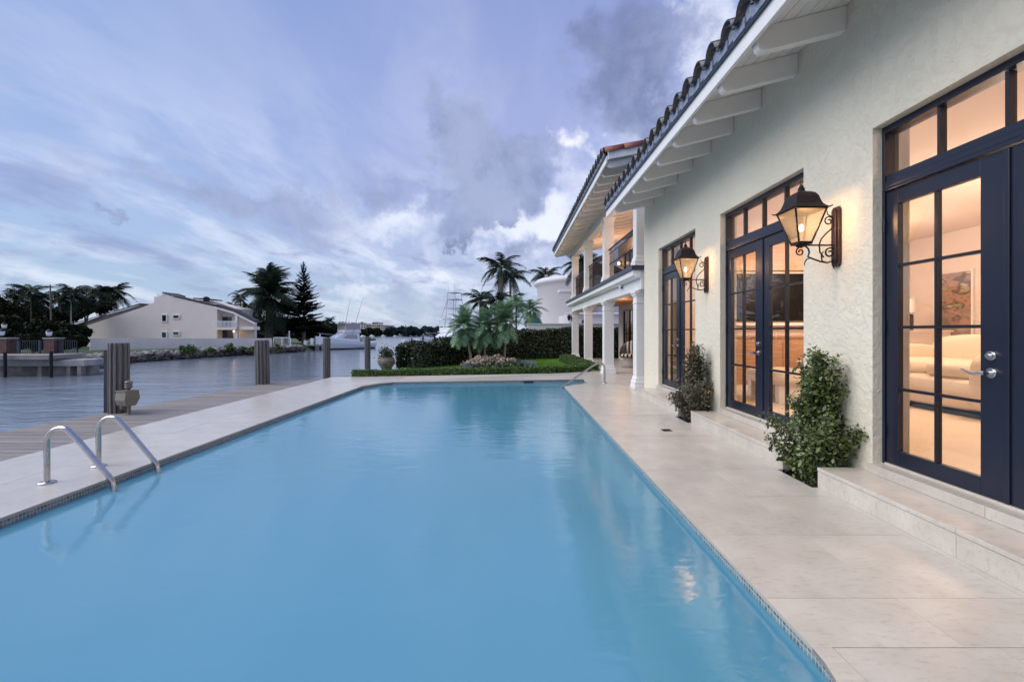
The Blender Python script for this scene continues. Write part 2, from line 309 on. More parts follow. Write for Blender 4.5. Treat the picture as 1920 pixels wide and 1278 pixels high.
def paint_x(m, t, n, l, b, mp):
    r = n.new('ShaderNodeValToRGB'); r.color_ramp.elements[0].position = .32; r.color_ramp.elements[0].color = (.42, .35, .27, 1); r.color_ramp.elements[1].position = .7; r.color_ramp.elements[1].color = (.66, .56, .38, 1)
    e = r.color_ramp.elements.new(.5); e.color = (.42, .24, .16, 1); e = r.color_ramp.elements.new(.43); e.color = (.26, .19, .15, 1); e = r.color_ramp.elements.new(.57); e.color = (.10, .08, .07, 1)
    z = n.new('ShaderNodeTexNoise'); z.inputs['Scale'].default_value = 2.2; z.inputs['Detail'].default_value = 7; mp.inputs[3].default_value = (1, 1, 2.2); l.new(mp.outputs[0], z.inputs[0]); l.new(z.outputs[0], r.inputs[0]); l.new(r.outputs[0], b.inputs['Base Color'])
mat('abstract_paint', (.4, .3, .2), .7, extra=paint_x)

# ---------------------------------------------------------------- mesh helpers
class MB:
    def __init__(s): s.v = []; s.f = []; s.sm = []
    def add(s, vs, fs, smooth=False):
        o = len(s.v); s.v += [tuple(v) for v in vs]; s.f += [tuple(i+o for i in f) for f in fs]; s.sm += [smooth]*len(fs); return s
    def box(s, x0, x1, y0, y1, z0, z1, m=None):
        vs = [Vector((x, y, z)) for z in (z0, z1) for y in (y0, y1) for x in (x0, x1)]
        if m is not None: vs = [m @ v for v in vs]
        return s.add(vs, [(0, 2, 3, 1), (4, 5, 7, 6), (0, 1, 5, 4), (2, 6, 7, 3), (0, 4, 6, 2), (1, 3, 7, 5)])
    def prism(s, pts, z0, z1, ax='z'):                       # polygon extruded; ax names the extrusion axis
        n = len(pts)
        def mk(p, h): return {'z': (p[0], p[1], h), 'y': (p[0], h, p[1]), 'x': (h, p[0], p[1])}[ax]
        vs = [mk(p, z0) for p in pts]+[mk(p, z1) for p in pts]
        return s.add(vs, [tuple(range(n))[::-1], tuple(range(n, 2*n))]+[(i, (i+1) % n, n+(i+1) % n, n+i) for i in range(n)])
    def tube(s, pts, r, n=8, caps=True, r1=None):
        pts = [Vector(p) for p in pts]; m = len(pts); vs = []; up = None
        for i, p in enumerate(pts):
            d = (pts[min(i+1, m-1)]-pts[max(i-1, 0)]).normalized()
            if up is None: up = Vector((0, 0, 1)) if abs(d.z) < .9 else Vector((1, 0, 0))
            a = d.cross(up).normalized(); b = a.cross(d).normalized(); up = b
            rr = r if r1 is None else r+(r1-r)*i/(m-1)
            if isinstance(r, (list, tuple)): rr = r[i]
            vs += [p+a*math.cos(2*math.pi*k/n)*rr+b*math.sin(2*math.pi*k/n)*rr for k in range(n)]
        fs = [(i*n+k, i*n+(k+1) % n, (i+1)*n+(k+1) % n, (i+1)*n+k) for i in range(m-1) for k in range(n)]
        s.add(vs, fs, True)
        if caps: s.add(vs[:n], [tuple(range(n))[::-1]]); s.add(vs[-n:], [tuple(range(n))])
        return s
    def lathe(s, prof, c=(0, 0, 0), n=20, sq=False):
        vs = []; off = math.pi/4 if sq else 0; k_ = math.sqrt(2) if sq else 1
        for r, z in prof: vs += [(c[0]+r*k_*math.cos(2*math.pi*k/n+off), c[1]+r*k_*math.sin(2*math.pi*k/n+off), c[2]+z) for k in range(n)]
        m = len(prof); fs = [(i*n+k, i*n+(k+1) % n, (i+1)*n+(k+1) % n, (i+1)*n+k) for i in range(m-1) for k in range(n)]
        s.add(vs, fs, not sq); s.add(vs[:n], [tuple(range(n))[::-1]]); s.add(vs[-n:], [tuple(range(n))]); return s
    def sphere(s, c, r, sx=1, sy=1, sz=1, n=12, m=8):
        vs = [(c[0]+r*sx*math.sin(math.pi*i/m)*math.cos(2*math.pi*k/n), c[1]+r*sy*math.sin(math.pi*i/m)*math.sin(2*math.pi*k/n), c[2]+r*sz*math.cos(math.pi*i/m)) for i in range(m+1) for k in range(n)]
        return s.add(vs, [(i*n+k, (i+1)*n+k, (i+1)*n+(k+1) % n, i*n+(k+1) % n) for i in range(m) for k in range(n)], True)
    def mesh(s, name, m):
        me = bpy.data.meshes.new(name); me.from_pydata(s.v, [], s.f); me.materials.append(M[m] if isinstance(m, str) else m)
        me.polygons.foreach_set('use_smooth', s.sm); me.update(); return me
    def ob(s, name, m, parent=None, loc=(0, 0, 0), rz=0., bevel=0.):
        return link(name, s.mesh(name, m), parent, loc, rz, bevel)
def link(name, me, parent=None, loc=(0, 0, 0), rz=0., bevel=0.):
    o = bpy.data.objects.new(name, me); COL.objects.link(o); o.location = loc; o.rotation_euler = (0, 0, rz)
    if parent: o.parent = parent
    if bevel:
        b = o.modifiers.new('bevel', 'BEVEL'); b.width = bevel; b.segments = 2; b.limit_method = 'ANGLE'; b.harden_normals = False
    return o
def tag(o, label=None, cat=None, group=None, kind=None):
    for k, v in (('label', label), ('category', cat), ('group', group), ('kind', kind)):
        if v: o[k] = v
    return o
def empty(name, loc=(0, 0, 0), rz=0., label=None, cat=None, group=None):
    o = bpy.data.objects.new(name, None); COL.objects.link(o); o.location = loc; o.rotation_euler = (0, 0, rz); o.empty_display_size = .1
    return tag(o, label, cat, group)
KIDS = {}
def copy_tree(o, parent=None):
    c = o.copy(); COL.objects.link(c)
    if parent: c.parent = parent
    for ch in [k for k in o.children]: copy_tree(ch, c)
    return c

def quads(name, V, mtl, tone=None, parent=None, nper=4, loc=(0, 0, 0)):
    """fast mesh from an (N, nper, 3) array of separate faces, with a random tone per face"""
    return link(name, quadmesh(name, V, mtl, tone, nper), parent, loc)
def quadmesh(name, V, mtl, tone=None, nper=4):
    n = V.shape[0]; me = bpy.data.meshes.new(name)
    me.vertices.add(n*nper); me.vertices.foreach_set('co', V.reshape(-1).astype(np.float32))
    me.loops.add(n*nper); me.loops.foreach_set('vertex_index', np.arange(n*nper, dtype=np.int32))
    me.polygons.add(n); me.polygons.foreach_set('loop_start', np.arange(0, n*nper, nper, dtype=np.int32))
    try: me.polygons.foreach_set('loop_total', np.full(n, nper, dtype=np.int32))
    except Exception: pass
    me.materials.append(M[mtl]); me.update()
    if tone is None: tone = RNG.random(n)**1.6
    at = me.attributes.new('tone', 'FLOAT', 'FACE'); at.data.foreach_set('value', tone.astype(np.float32))
    return me
def leaves(C, size, asp=.5, out=None, bias=.6, fold=.0):
    """diamond leaves about centres C; out = preferred normal (N,3)"""
    n = len(C); nrm = RNG.normal(size=(n, 3))
    if out is not None: nrm = nrm*(1-bias)+out*bias*1.4
    nrm /= np.linalg.norm(nrm, axis=1, keepdims=True)+1e-9
    t = RNG.normal(size=(n, 3)); t -= nrm*(t*nrm).sum(1, keepdims=True); t /= np.linalg.norm(t, axis=1, keepdims=True)+1e-9
    b = np.cross(nrm, t); s = (size*(.6+.8*RNG.random((n, 1)))); 
    return np.stack([C-t*s*.5, C+b*s*asp*.5+nrm*s*fold, C+t*s*.5, C-b*s*asp*.5+nrm*s*fold], axis=1)
# ---------------------------------------------------------------- setting: water, ground, decks
WZ = -1.5
o = MB().add([(-2500, -60, WZ), (2500, -60, WZ), (2500, 4000, WZ), (-2500, 4000, WZ)], [(0, 1, 2, 3)]).ob('canal_water', 'canal_water'); tag(o, 'rippled grey canal water between the two banks', kind='structure')

XR, XL, YF = 1.268, -3.65, 12.2
def arc(cx, cy, r, a0, a1, n=8): return [(cx+r*math.cos(R(a0+(a1-a0)*i/n)), cy+r*math.sin(R(a0+(a1-a0)*i/n))) for i in range(n+1)]
CORNER = [(.75, 1.37), (.95, 1.42), (1.1, 1.52), (1.19, 1.64), (1.238, 1.74), (1.26, 1.83), (XR, 1.92)]
POOL = [(XR, 11.0), (1.97, 11.8), (1.99, 12.66), (-3.15, 11.95), (-3.45, 11.62), (-3.65, 11.1), (XL, 1.9), (-3.4, 1.5), (-3.0, 1.35)] + CORNER
def clip(poly, cv):                                 # Sutherland-Hodgman against a convex, counter-clockwise polygon
    out = poly
    for i in range(len(cv)):
        a, b = cv[i], cv[(i+1) % len(cv)]; inp = out; out = []
        def side(p): return (b[0]-a[0])*(p[1]-a[1])-(b[1]-a[1])*(p[0]-a[0])
        for j in range(len(inp)):
            p, q = inp[j], inp[(j+1) % len(inp)]; sp, sq = side(p), side(q)
            if sp >= 0: out.append(p)
            if (sp >= 0) != (sq >= 0):
                t = sp/(sp-sq); out.append((p[0]+(q[0]-p[0])*t, p[1]+(q[1]-p[1])*t))
        if not out: return []
    return out
def area(p): return abs(sum(p[i][0]*p[(i+1) % len(p)][1]-p[(i+1) % len(p)][0]*p[i][1] for i in range(len(p)))/2)
deck = empty('pool_deck', label='pale limestone paving around the swimming pool'); tag(deck, kind='structure')
# far edge of the deck runs skew: (−5.25,13.1) … (2.84,15.25)
far = lambda x: 13.28+(x+4.89)*.19 if x < 1.36 else 14.47+(x-1.36)*.53
regions = [
    # right strip, split so every piece is convex
    ([(XR, 1.92), (2.56, 1.92), (2.56, 11.0), (XR, 11.0)], .705, (1.268, 1.912, 2.56), 2.272),
    *[([CORNER[i], (1.35, CORNER[i][1]), (1.35, CORNER[i+1][1]), CORNER[i+1]], 9, (.6, 1.4), 1.21) for i in range(6)],
    ([(1.353, 1.37), (2.603, 1.37), (2.603, 1.92), (1.353, 1.92)], .705, (1.346, 2.05, 2.62), 1.21),
    ([(2.56, 4.39), (2.612, 4.39), (2.612, 6.62), (2.56, 6.62)], 9, (2.56, 2.7), 0.),
    ([(2.56, 7.14), (2.612, 7.14), (2.612, 9.32), (2.56, 9.32)], 9, (2.56, 2.7), 0.),
    ([(2.56, 1.921), (2.612, 1.921), (2.612, 3.88), (2.56, 3.88)], 9, (2.56, 2.7), 0.),
    ([(2.56, 9.32), (3.2, 9.32), (3.2, 10.3), (2.56, 10.3)], .705, (2.56, 3.3), 2.272),
    ([(2.56, 10.3), (5.2, 10.3), (5.2, 22.9), (2.86, 22.9), (2.56, 15.1)], .705, (2.56, 3.22, 3.88, 4.54, 5.2), 2.272),
    ([(1.27, 11.0), (2.56, 11.0), (2.56, 11.8), (1.97, 11.8)], .705, (1.27, 1.912, 2.56), 2.272),
    ([(1.97, 11.8), (2.56, 11.8), (2.56, 15.1), (1.99, 14.8), (1.99, 12.66)], .705, (1.27, 1.912, 2.56), 2.272),
    ([(-3.15, 11.95), (1.99, 12.66), (1.99, 14.8), (1.36, 14.47), (-3.15, 13.61)], .705, [-3.15+.735*i for i in range(8)], 2.30),
    ([(-5.25, 11.1), (-3.65, 11.1), (-3.45, 11.62), (-3.15, 11.95), (-3.15, 13.61), (-5.25, 13.2)], .705, (-5.25, -4.45, -3.65, -3.1), 2.272),
    ([(-5.25, -2.0), (XL, -2.0), (XL, 11.1), (-5.25, 11.1)], .705, (-5.25, -4.45, -3.65), 2.40),
    ([(-3.65, -2.0), (2.6, -2.0), (2.6, -.05), (-3.65, -.05)], .705, (-3.65, -2.9, -2.2, -1.5, -.8, -.1, .6, 1.3, 2.0, 2.7), 2.272),
    ([(-3.65, -.05), (2.6, -.05), (2.6, 1.35), (-3.65, 1.35)], .705, (-3.65, -2.9, -2.2, -1.5, -.8, -.1, .6, 1.3, 2.0, 2.7), 2.272),
]
nsl = 0; GAP = .0012
for cv, pit, xs, y0 in regions:
    ymin, ymax = min(p[1] for p in cv), max(p[1] for p in cv)
    k = math.floor((ymin-y0)/pit)
    while y0+k*pit < ymax:
        for i in range(len(xs)-1):
            a, b = y0+k*pit+GAP, y0+(k+1)*pit-GAP
            pl = clip([(xs[i]+GAP, a), (xs[i+1]-GAP, a), (xs[i+1]-GAP, b), (xs[i]+GAP, b)], cv)
            if len(pl) > 2 and area(pl) > .003:
                c = (sum(p[0] for p in pl)/len(pl), sum(p[1] for p in pl)/len(pl))
                z = random.uniform(-.0012, .0012)
                MB().prism([(p[0]-c[0], p[1]-c[1]) for p in pl], -.022, z).ob('paving_slab', 'limestone', deck, (c[0], c[1], 0)); nsl += 1
        k += 1
# bedding under the slabs (dark in the joints), open over the pool
bed = MB()
for cv, *_ in regions: bed.prism(cv, -.021, -.004-.0005*(regions.index((cv, *_)) % 2))
bed.ob('mortar_bed', 'joint', deck)

pool = empty('swimming_pool', (0, 0, 0), label='long rectangular swimming pool of bright blue water with chamfered far corners', cat='swimming pool')
def inset(poly, d):
    n = len(poly); out = []
    A = sum(poly[i][0]*poly[(i+1) % n][1]-poly[(i+1) % n][0]*poly[i][1] for i in range(n))
    sg = 1 if A > 0 else -1
    for i in range(n):
        p0, p1, p2 = Vector(poly[i-1]), Vector(poly[i]), Vector(poly[(i+1) % n])
        d1, d2 = (p1-p0).normalized(), (p2-p1).normalized(); n1, n2 = Vector((-d1.y, d1.x))*sg, Vector((-d2.y, d2.x))*sg
        m = (n1+n2); m = m/max(.3, m.dot(n1)); out.append((p1.x+m.x*d, p1.y+m.y*d))
    return out
def cleanpoly(p): return [q for i, q in enumerate(p) if (Vector(q)-Vector(p[i-1])).length > .01]
POOL = cleanpoly(POOL); PW = inset(POOL, -.012)
def wallband(mb, poly, z0, z1):
    n = len(poly)
    for i in range(n):
        a, b = poly[i], poly[(i+1) % n]; mb.add([(*a, z0), (*b, z0), (*b, z1), (*a, z1)], [(0, 1, 2, 3)])
b1 = MB(); wallband(b1, PW, -.21, -.0225); b1.ob('tile_band', 'mosaic', pool)
b2 = MB(); wallband(b2, PW, -1.35, -.21); b2.add([(*p, -1.35) for p in PW], [tuple(range(len(PW)))]); b2.ob('basin', 'tank_floor', pool)
w = MB().add([(*p, -.072) for p in inset(POOL, -.010)], [tuple(range(len(POOL)))]).ob('pool_water', 'pool_water', pool)
st = MB()
for k in range(3): st.box(1.0-.0*k, 1.97, 11.2+.0, 12.45, -1.3, -.95+.27*k) if k == 0 else st.box(1.0+.3*k, 1.97, 11.55, 12.3, -.95+.27*(k-1)+.002, -.95+.27*k)
st.ob('entry_step', 'tank_floor', pool)
MB().box(.32, .58, 12.38, 12.52, -.085, -.038).ob('skimmer_mouth', 'cushion_dark', pool)

# timber dock
dock = empty('timber_dock', label='weathered grey timber boardwalk between canal and limestone paving'); tag(dock, kind='structure')
def dock_out(y): return -6.95+(y-4)*.0775 if y < 11.9 else -6.35+(y-11.9)*1.29
y = -1.5; k = 0
while y < 12.7:
    w_ = .142; sk = .012
    xo = dock_out(y+w_/2)-random.uniform(0, .012)
    if xo < -5.3:
        MB().prism([(xo, y+sk), (-5.262, y), (-5.262, y+w_-.009), (xo, y+w_-.009+sk)], -.045, random.uniform(-.012, -.006)).ob('board', 'dock_wood', dock)
    y += w_; k += 1
fr = MB()
for x in (-5.4, -6.0, -6.35): fr.box(x-.04, x+.04, -1.5, 11.6, -.25, -.05)
fr.ob('joist', 'dock_wood', dock)
# seawall and garden ground
sw = MB(); SWP = [(-5.24, -3), (9, -3), (9, 30), (-3.1, 30), (-4.2, 16.0), (-5.05, 13.32), (-5.24, 13.2)]
n_ = len(SWP)
for i in range(n_):
    a, b = SWP[i], SWP[(i+1) % n_]; sw.add([(*a, -3), (*b, -3), (*b, -.05), (*a, -.05)], [(0, 1, 2, 3)])
tag(sw.ob('seawall', 'concrete'), kind='structure', label='concrete seawall along the canal edge')
gnd = MB().add([(x, y, -.02) for x, y in [(-5.04, 13.34), (-3.5, 13.6), (1.36, 14.51), (2.58, 15.12), (2.86, 22.92), (12, 22.92), (12, 24.58), (-3.45, 24.58), (-4.2, 16.0)]], [tuple(range(9))]).ob('lawn', 'turf'); tag(gnd, 'bright green lawn behind the pool', kind='structure')
# grass blades on the visible lawn
n = 90000; X = RNG.uniform(-4.3, 3, n); Y = RNG.uniform(14.0, 23, n); kp = (X > -4.1+(Y-16)*.35) & (Y > 14.0+(X+4.9)*.19); X, Y = X[kp], Y[kp]; n = len(X); T = .045*(.6+.8*RNG.random(n))
a = RNG.uniform(0, 2*np.pi, n); wx, wy = np.cos(a)*.006, np.sin(a)*.006; lx, ly = RNG.normal(0, .015, n), RNG.normal(0, .015, n)
V = np.stack([np.stack([X-wx, Y-wy, np.full(n, -.02)], 1), np.stack([X+wx, Y+wy, np.full(n, -.02)], 1), np.stack([X+lx, Y+ly, T-.02], 1)], 1)
tag(quads('grass', V, 'leaf_grass', nper=3), 'short green grass growing on the lawn', 'grass', kind='stuff')

# ---------------------------------------------------------------- the house
house = empty('waterfront_house', (3.0, 5, 0), label='cream stucco waterfront house with dark doors, tiled eaves and columned two-storey wing', cat='house')
hp = lambda o: o
def H(mb, name, m, bevel=0.): 
    o = mb.ob(name, m, house, (-3.0, -5, 0), 0, bevel); return o
WX, DX, TH = 2.974, 3.055, 3.21
DY = [3.752, 6.502, 9.242]; DW = 1.862; ZS, ZT = .25, 3.0
def wall_grid(mb, ys, zs, x0, x1, hole):
    for i in range(len(ys)-1):
        for j in range(len(zs)-1):
            if hole(i, j): continue
            a, b, c, d = ys[i], ys[i+1], zs[j], zs[j+1]
            mb.add([(x0, a, c), (x0, b, c), (x0, b, d), (x0, a, d)], [(0, 1, 2, 3)]); mb.add([(x1, a, c), (x1, b, c), (x1, b, d), (x1, a, d)], [(3, 2, 1, 0)])
            for ii, jj, q in ((i-1, j, [(a, c), (a, d)]), (i+1, j, [(b, d), (b, c)]), (i, j-1, [(b, c), (a, c)]), (i, j+1, [(a, d), (b, d)])):
                if ii < 0 or jj < 0 or ii >= len(ys)-1 or jj >= len(zs)-1 or hole(ii, jj):
                    (p, q2) = q; mb.add([(x0, *p), (x0, *q2), (x1, *q2), (x1, *p)], [(0, 1, 2, 3)])
ys = [-3.0]; 
for d in DY: ys += [d-DW, d]
ys.append(10.23)
mb = MB(); wall_grid(mb, ys, [0, ZS-.022, ZT, 4.2222], WX, TH, lambda i, j: j == 1 and i in (1, 3, 5)); H(mb, 'wall', 'stucco')
# side, back and upper walls
mb = MB(); mb.box(TH, 9, 10.03, 10.229, 0, 4.2).box(TH, 9, -3.2, -3.0, 0, 4.2).box(9, 9.2, -3.2, 22.4, 0, 5.4); H(mb, 'wall', 'smooth_plaster')
mb = MB(); mb.box(3.25, 9, 10.42, 10.6, 4.25, 5.35); H(mb, 'wall', 'smooth_plaster')
mb = MB(); wall_grid(mb, [10.232, 19.4, 21.4, 22.2], [0, .05, 2.32, 2.55], 5.2, 5.4, lambda i, j: i == 1 and j == 1)
wall_grid(mb, [10.6, 19.6, 21.2, 22.2], [2.8, 2.85, 4.9, 5.45], 5.2, 5.4, lambda i, j: i == 1 and j == 1); mb.box(5.4, 9, 22.0, 22.2, 0, 5.4); H(mb, 'wall', 'smooth_plaster')
# eaves
def eave(xe, zb, y0, y1, slope, xback, name, raf, tip, nx):
    """fascia, soffit boards and rafters; zb = fascia bottom at xe"""
    zt = zb+.155
    H(MB().prism([(xe, zb), (xe+.035, zb), (xe+.035, zt+.02), (xe, zt)], y0, y1, 'y'), 'fascia', 'white_paint', .003)
    H(MB().box(xe-.028, xe-.002, y0, y1, zt-.012, zt+.045), 'drip_edge', 'flashing')
    zs = lambda x: zb+.125+slope*(x-xe)
    # soffit boards run along the eave
    xb = xe+.037; nb = 0
    while xb < nx:
        w2 = .118
        mbs = MB(); mbs.add([(xb, y0, zs(xb)), (xb+w2-.006, y0, zs(xb+w2)), (xb+w2-.006, y1, zs(xb+w2)), (xb, y1, zs(xb)), (xb, y0, zs(xb)+.022), (xb+w2, y0, zs(xb+w2)+.022), (xb+w2, y1, zs(xb+w2)+.022), (xb, y1, zs(xb)+.022)], [(3, 2, 1, 0), (4, 5, 6, 7), (0, 1, 5, 4), (2, 3, 7, 6), (0, 4, 7, 3), (1, 2, 6, 5)])
        H(mbs, 'soffit_board', 'timber_ceiling' if xb > 3.2 else 'soffit_paint'); xb += w2; nb += 1
    H(MB().prism([(xe+.03, zs(xe)+.028), (xback, zs(xback)+.028), (xback, zs(xback)+.06), (xe-.02, zs(xe)+.055)], y0+.002, y1-.002, 'y'), 'roof_deck', 'flashing')
    for yy in raf:
        pr = [(xe+.05, zs(xe+.05)-.002), (xe+.05, zb-.01)]
        for k in range(5):
            a_ = R(180+90*k/4); pr.append((xe+.115+.055*math.cos(a_)+0, zb-.012+.055*math.sin(a_)+.0))
        pr += [(tip, zb-.067+slope*(tip-xe-.115)), (tip, zs(tip)-.002)]
        H(MB().prism(pr, yy-.042, yy+.042, 'y'), 'rafter', 'soffit_paint', .004)
    return zs
RS = [4.08+.688*i for i in range(-10, 10)]
RS = [r for r in RS if r < 10.25 and r > -2.5]
zs1 = eave(2.12, 3.885, -3.0, 10.27, .25, 8.8, 'main', RS, 2.972, 2.972)
zs2 = eave(2.10, 5.08, 10.17, 22.75, .19, 8.8, 'upper', [10.26+.62*i for i in range(21)], 5.19, 5.19)
# barrel tiles: an S shaped course repeated along each eave, three courses deep
def tile_mesh(L_, r=.105, pan=.12, th=.016, slope=.25, n=9):
    top = []
    for i in range(n+1):
        a_ = math.pi*(1-i/n); top.append((-r*math.cos(a_)*-1, r*math.sin(a_)+.0))
    prof = [(-r*math.cos(math.pi*i/n), r*math.sin(math.pi*i/n)) for i in range(n+1)]
    prof += [(r+pan*.25, -.018), (r+pan*.5, -.028), (r+pan*.75, -.02), (r+pan-.004, .0)]
    vs = []; m = len(prof)
    for x in (0, L_):
        for (yy, zz_) in prof: vs.append((x, yy, zz_+slope*x))
        for (yy, zz_) in prof: vs.append((x, yy*.995, zz_-th+slope*x))
    q = 2*m; fs = []
    for i in range(m-1):
        fs += [(i, i+1, q+i+1, q+i), (m+i+1, m+i, q+m+i, q+m+i+1), (i+1, i, m+i, m+i+1), (q+i, q+i+1, q+m+i+1, q+m+i)]
    mb = MB().add(vs, fs, False); mb.sm = [True if k % 4 < 2 else False for k in range(len(fs))]
    return mb.mesh('roof_tile', 'roof_tile')
T1 = tile_mesh(.44, slope=.27); T2 = tile_mesh(.44, slope=.21)
def tiles(me, xe, z0, ya, yb, slope, rows, step=.33):
    y = ya
    while y < yb:
        for r_ in range(rows):
            o = link('roof_tile', me, house, (xe-.085+.37*r_-3.0+random.uniform(-.006, .006), y-5, z0+.055+slope*(.37*r_)+.016*r_)); o.rotation_euler = (0, R(random.uniform(-1, 1)), R(random.uniform(-1, 1)))
        if True:   # doubled first course
            o = link('roof_tile', me, house, (xe-.06-3.0, y-5, z0+.022)); o.scale = (.5, .93, .86)
        y += step
tiles(T1, 2.12, 4.13, -.6, 10.2, .25, 2); tiles(T2, 2.10, 5.315, 10.35, 22.6, .19, 2)
ms = MB()
y = -.6
while y < 10.1: ms.prism([(y+.06, 4.05), (y+.27, 4.05), (y+.27, 4.15), (y+.06, 4.15)], 2.085, 2.14, 'x').prism([(y-.09, 4.05), (y+.09, 4.05), (y+.07, 4.20), (y, 4.235), (y-.07, 4.20)], 2.10, 2.14, 'x'); y += .33
H(ms, 'mortar_stop', 'mortar')
ms = MB(); y = 10.35
while y < 22.5: ms.prism([(y+.06, 5.245), (y+.27, 5.245), (y+.27, 5.335), (y+.06, 5.335)], 2.065, 2.12, 'x').prism([(y-.09, 5.245), (y+.09, 5.245), (y+.07, 5.385), (y, 5.42), (y-.07, 5.385)], 2.08, 2.12, 'x'); y += .33
H(ms, 'mortar_stop', 'mortar')
# rake of the upper roof: barge board with red barrel tiles
H(MB().prism([(2.14, 5.15), (8.8, 5.15+6.66*.19), (8.8, 5.36+6.66*.19), (2.14, 5.34)], 10.09, 10.165, 'y'), 'barge_board', 'white_paint')
def barrel(r0, r1, L_, mname):
    mb = MB(); n = 10; vs = []
    for x, r in ((0, r0), (L_, r1)):
        for k in range(n+1): a_ = math.pi*k/n-.25*math.pi*0; vs.append((x, r*math.cos(a_), r*math.sin(a_)))
        for k in range(n+1): a_ = math.pi*k/n; vs.append((x, (r-.016)*math.cos(a_), (r-.016)*math.sin(a_)))
    m = n+1; q = 2*m
    fs = []
    for i in range(n): fs += [(i+1, i, q+i, q+i+1), (m+i, m+i+1, q+m+i+1, q+m+i), (i, i+1, m+i+1, m+i), (q+i+1, q+i, q+m+i, q+m+i+1)]
    mb.add(vs, fs, True); return mb.mesh('rake_tile', mname)
RT = barrel(.125, .105, .48, 'red_tile')
for k in range(14):
    o = link('rake_tile', RT, house, (2.06+.43*k-3.0, 10.16-5, 5.30+.19*.43*k+.010)); o.rotation_euler = (R(14), -math.atan(.19)-R(2), 0)
RT2 = barrel(.115, .1, .46, 'roof_tile')
for k in range(14):
    o = link('rake_tile', RT2, house, (2.1+.43*k-3.0, 10.34-5, 5.36+.19*.43*k)); o.rotation_euler = (0, -math.atan(.19), 0)

# balcony slab, cornice, beams
H(MB().box(2.88, 5.2, 10.36, 22.7, 2.60, 2.80), 'balcony_floor', 'smooth_plaster')
H(MB().prism([(2.74, 2.72), (2.74, 2.60), (2.80, 2.555), (2.93, 2.55), (2.93, 2.72)], 10.31, 22.78, 'y'), 'cornice', 'white_paint', .006)
H(MB().box(2.935, 3.2, 10.31, 10.45, 2.55, 2.72), 'cornice', 'white_paint')
for k in range(5):
    H(MB().box(2.70, 2.95, 10.26+2.512*k, 10.26+2.512*(k+1)-.008, 2.722, 2.822), 'coping_strip', 'flashing', .004)
H(MB().box(2.95, 5.2, 10.236, 10.31, 2.722, 2.822), 'coping_strip', 'flashing', .004)
H(MB().box(2.92, 3.18, 10.3, 22.2, 2.285, 2.548), 'porch_beam', 'white_paint', .005)
H(MB().box(2.93, 3.18, 10.32, 22.3, 4.90, 5.205), 'loggia_beam', 'white_paint', .005)
for k in range(20): H(MB().box(3.185+.1*k, 3.185+.1*k+.092, 10.45, 22.5, 2.548, 2.57), 'ceiling_board', 'timber_ceiling')
def column(y, z0, z1, w=.30):
    c = MB(); h = w/2; H_ = z1-z0
    c.lathe([(h+.055, 0), (h+.055, .06), (h+.045, .07), (h+.045, .15), (h+.03, .17), (h+.018, .24), (h, .27), (h, H_-.30), (h+.006, H_-.30), (h+.012, H_-.285), (h+.012, H_-.27), (h, H_-.262), (h, H_-.14), (h+.02, H_-.12), (h+.03, H_-.09), (h+.03, H_-.07), (h+.05, H_-.055), (h+.05, H_)], n=4, sq=True)
    o = c.ob('column', 'white_paint', house, (3.05-3.0, y-5, z0)); 
    b = o.modifiers.new('bevel', 'BEVEL'); b.width = .004; b.segments = 2; b.limit_method = 'ANGLE'
CYS = [10.75, 14.44, 18.2, 21.95]
for y in CYS: column(y, 0, 2.283); column(y, 2.824, 4.898)
# railings
bal = MB().box(-.0065, .0065, -.0065, .0065, 0, .86).mesh('baluster', 'dark_iron')
balk = MB().box(-.0065, .0065, -.0065, .0065, 0, .86).sphere((0, 0, .45), .026, n=8, m=5).sphere((0, 0, .52), .014, n=6, m=4).sphere((0, 0, .38), .014, n=6, m=4).mesh('baluster', 'dark_iron')
for k in range(3):
    ya, yb = CYS[k]+.16, CYS[k+1]-.16
    rl = empty('railing', (.05, ya-5, 0)); rl.parent = house
    MB().box(-.028, .028, 0, yb-ya, 3.86, 3.89).ob('handrail', 'dark_iron', rl); MB().box(-.012, .012, 0, yb-ya, 2.94, 2.965).ob('bottom_rail', 'dark_iron', rl); MB().box(-.009, .009, 0, yb-ya, 3.74, 3.755).ob('mid_rail', 'dark_iron', rl)
    n = int((yb-ya)/.112)
    for i in range(1, n): link('baluster', balk if i % 2 else bal, rl, (0, i*(yb-ya)/n, 2.965))
rl = empty('railing', (.05, CYS[3]+.2-5, 0)); rl.parent = house
MB().box(0, 2.1, -.02, .02, 3.86, 3.89).ob('handrail', 'dark_iron', rl); MB().box(0, 2.1, -.01, .01, 2.94, 2.965).ob('bottom_rail', 'dark_iron', rl)
for i in range(1, 19): link('baluster', balk if i % 2 else bal, rl, (i*.112, 0, 2.965))

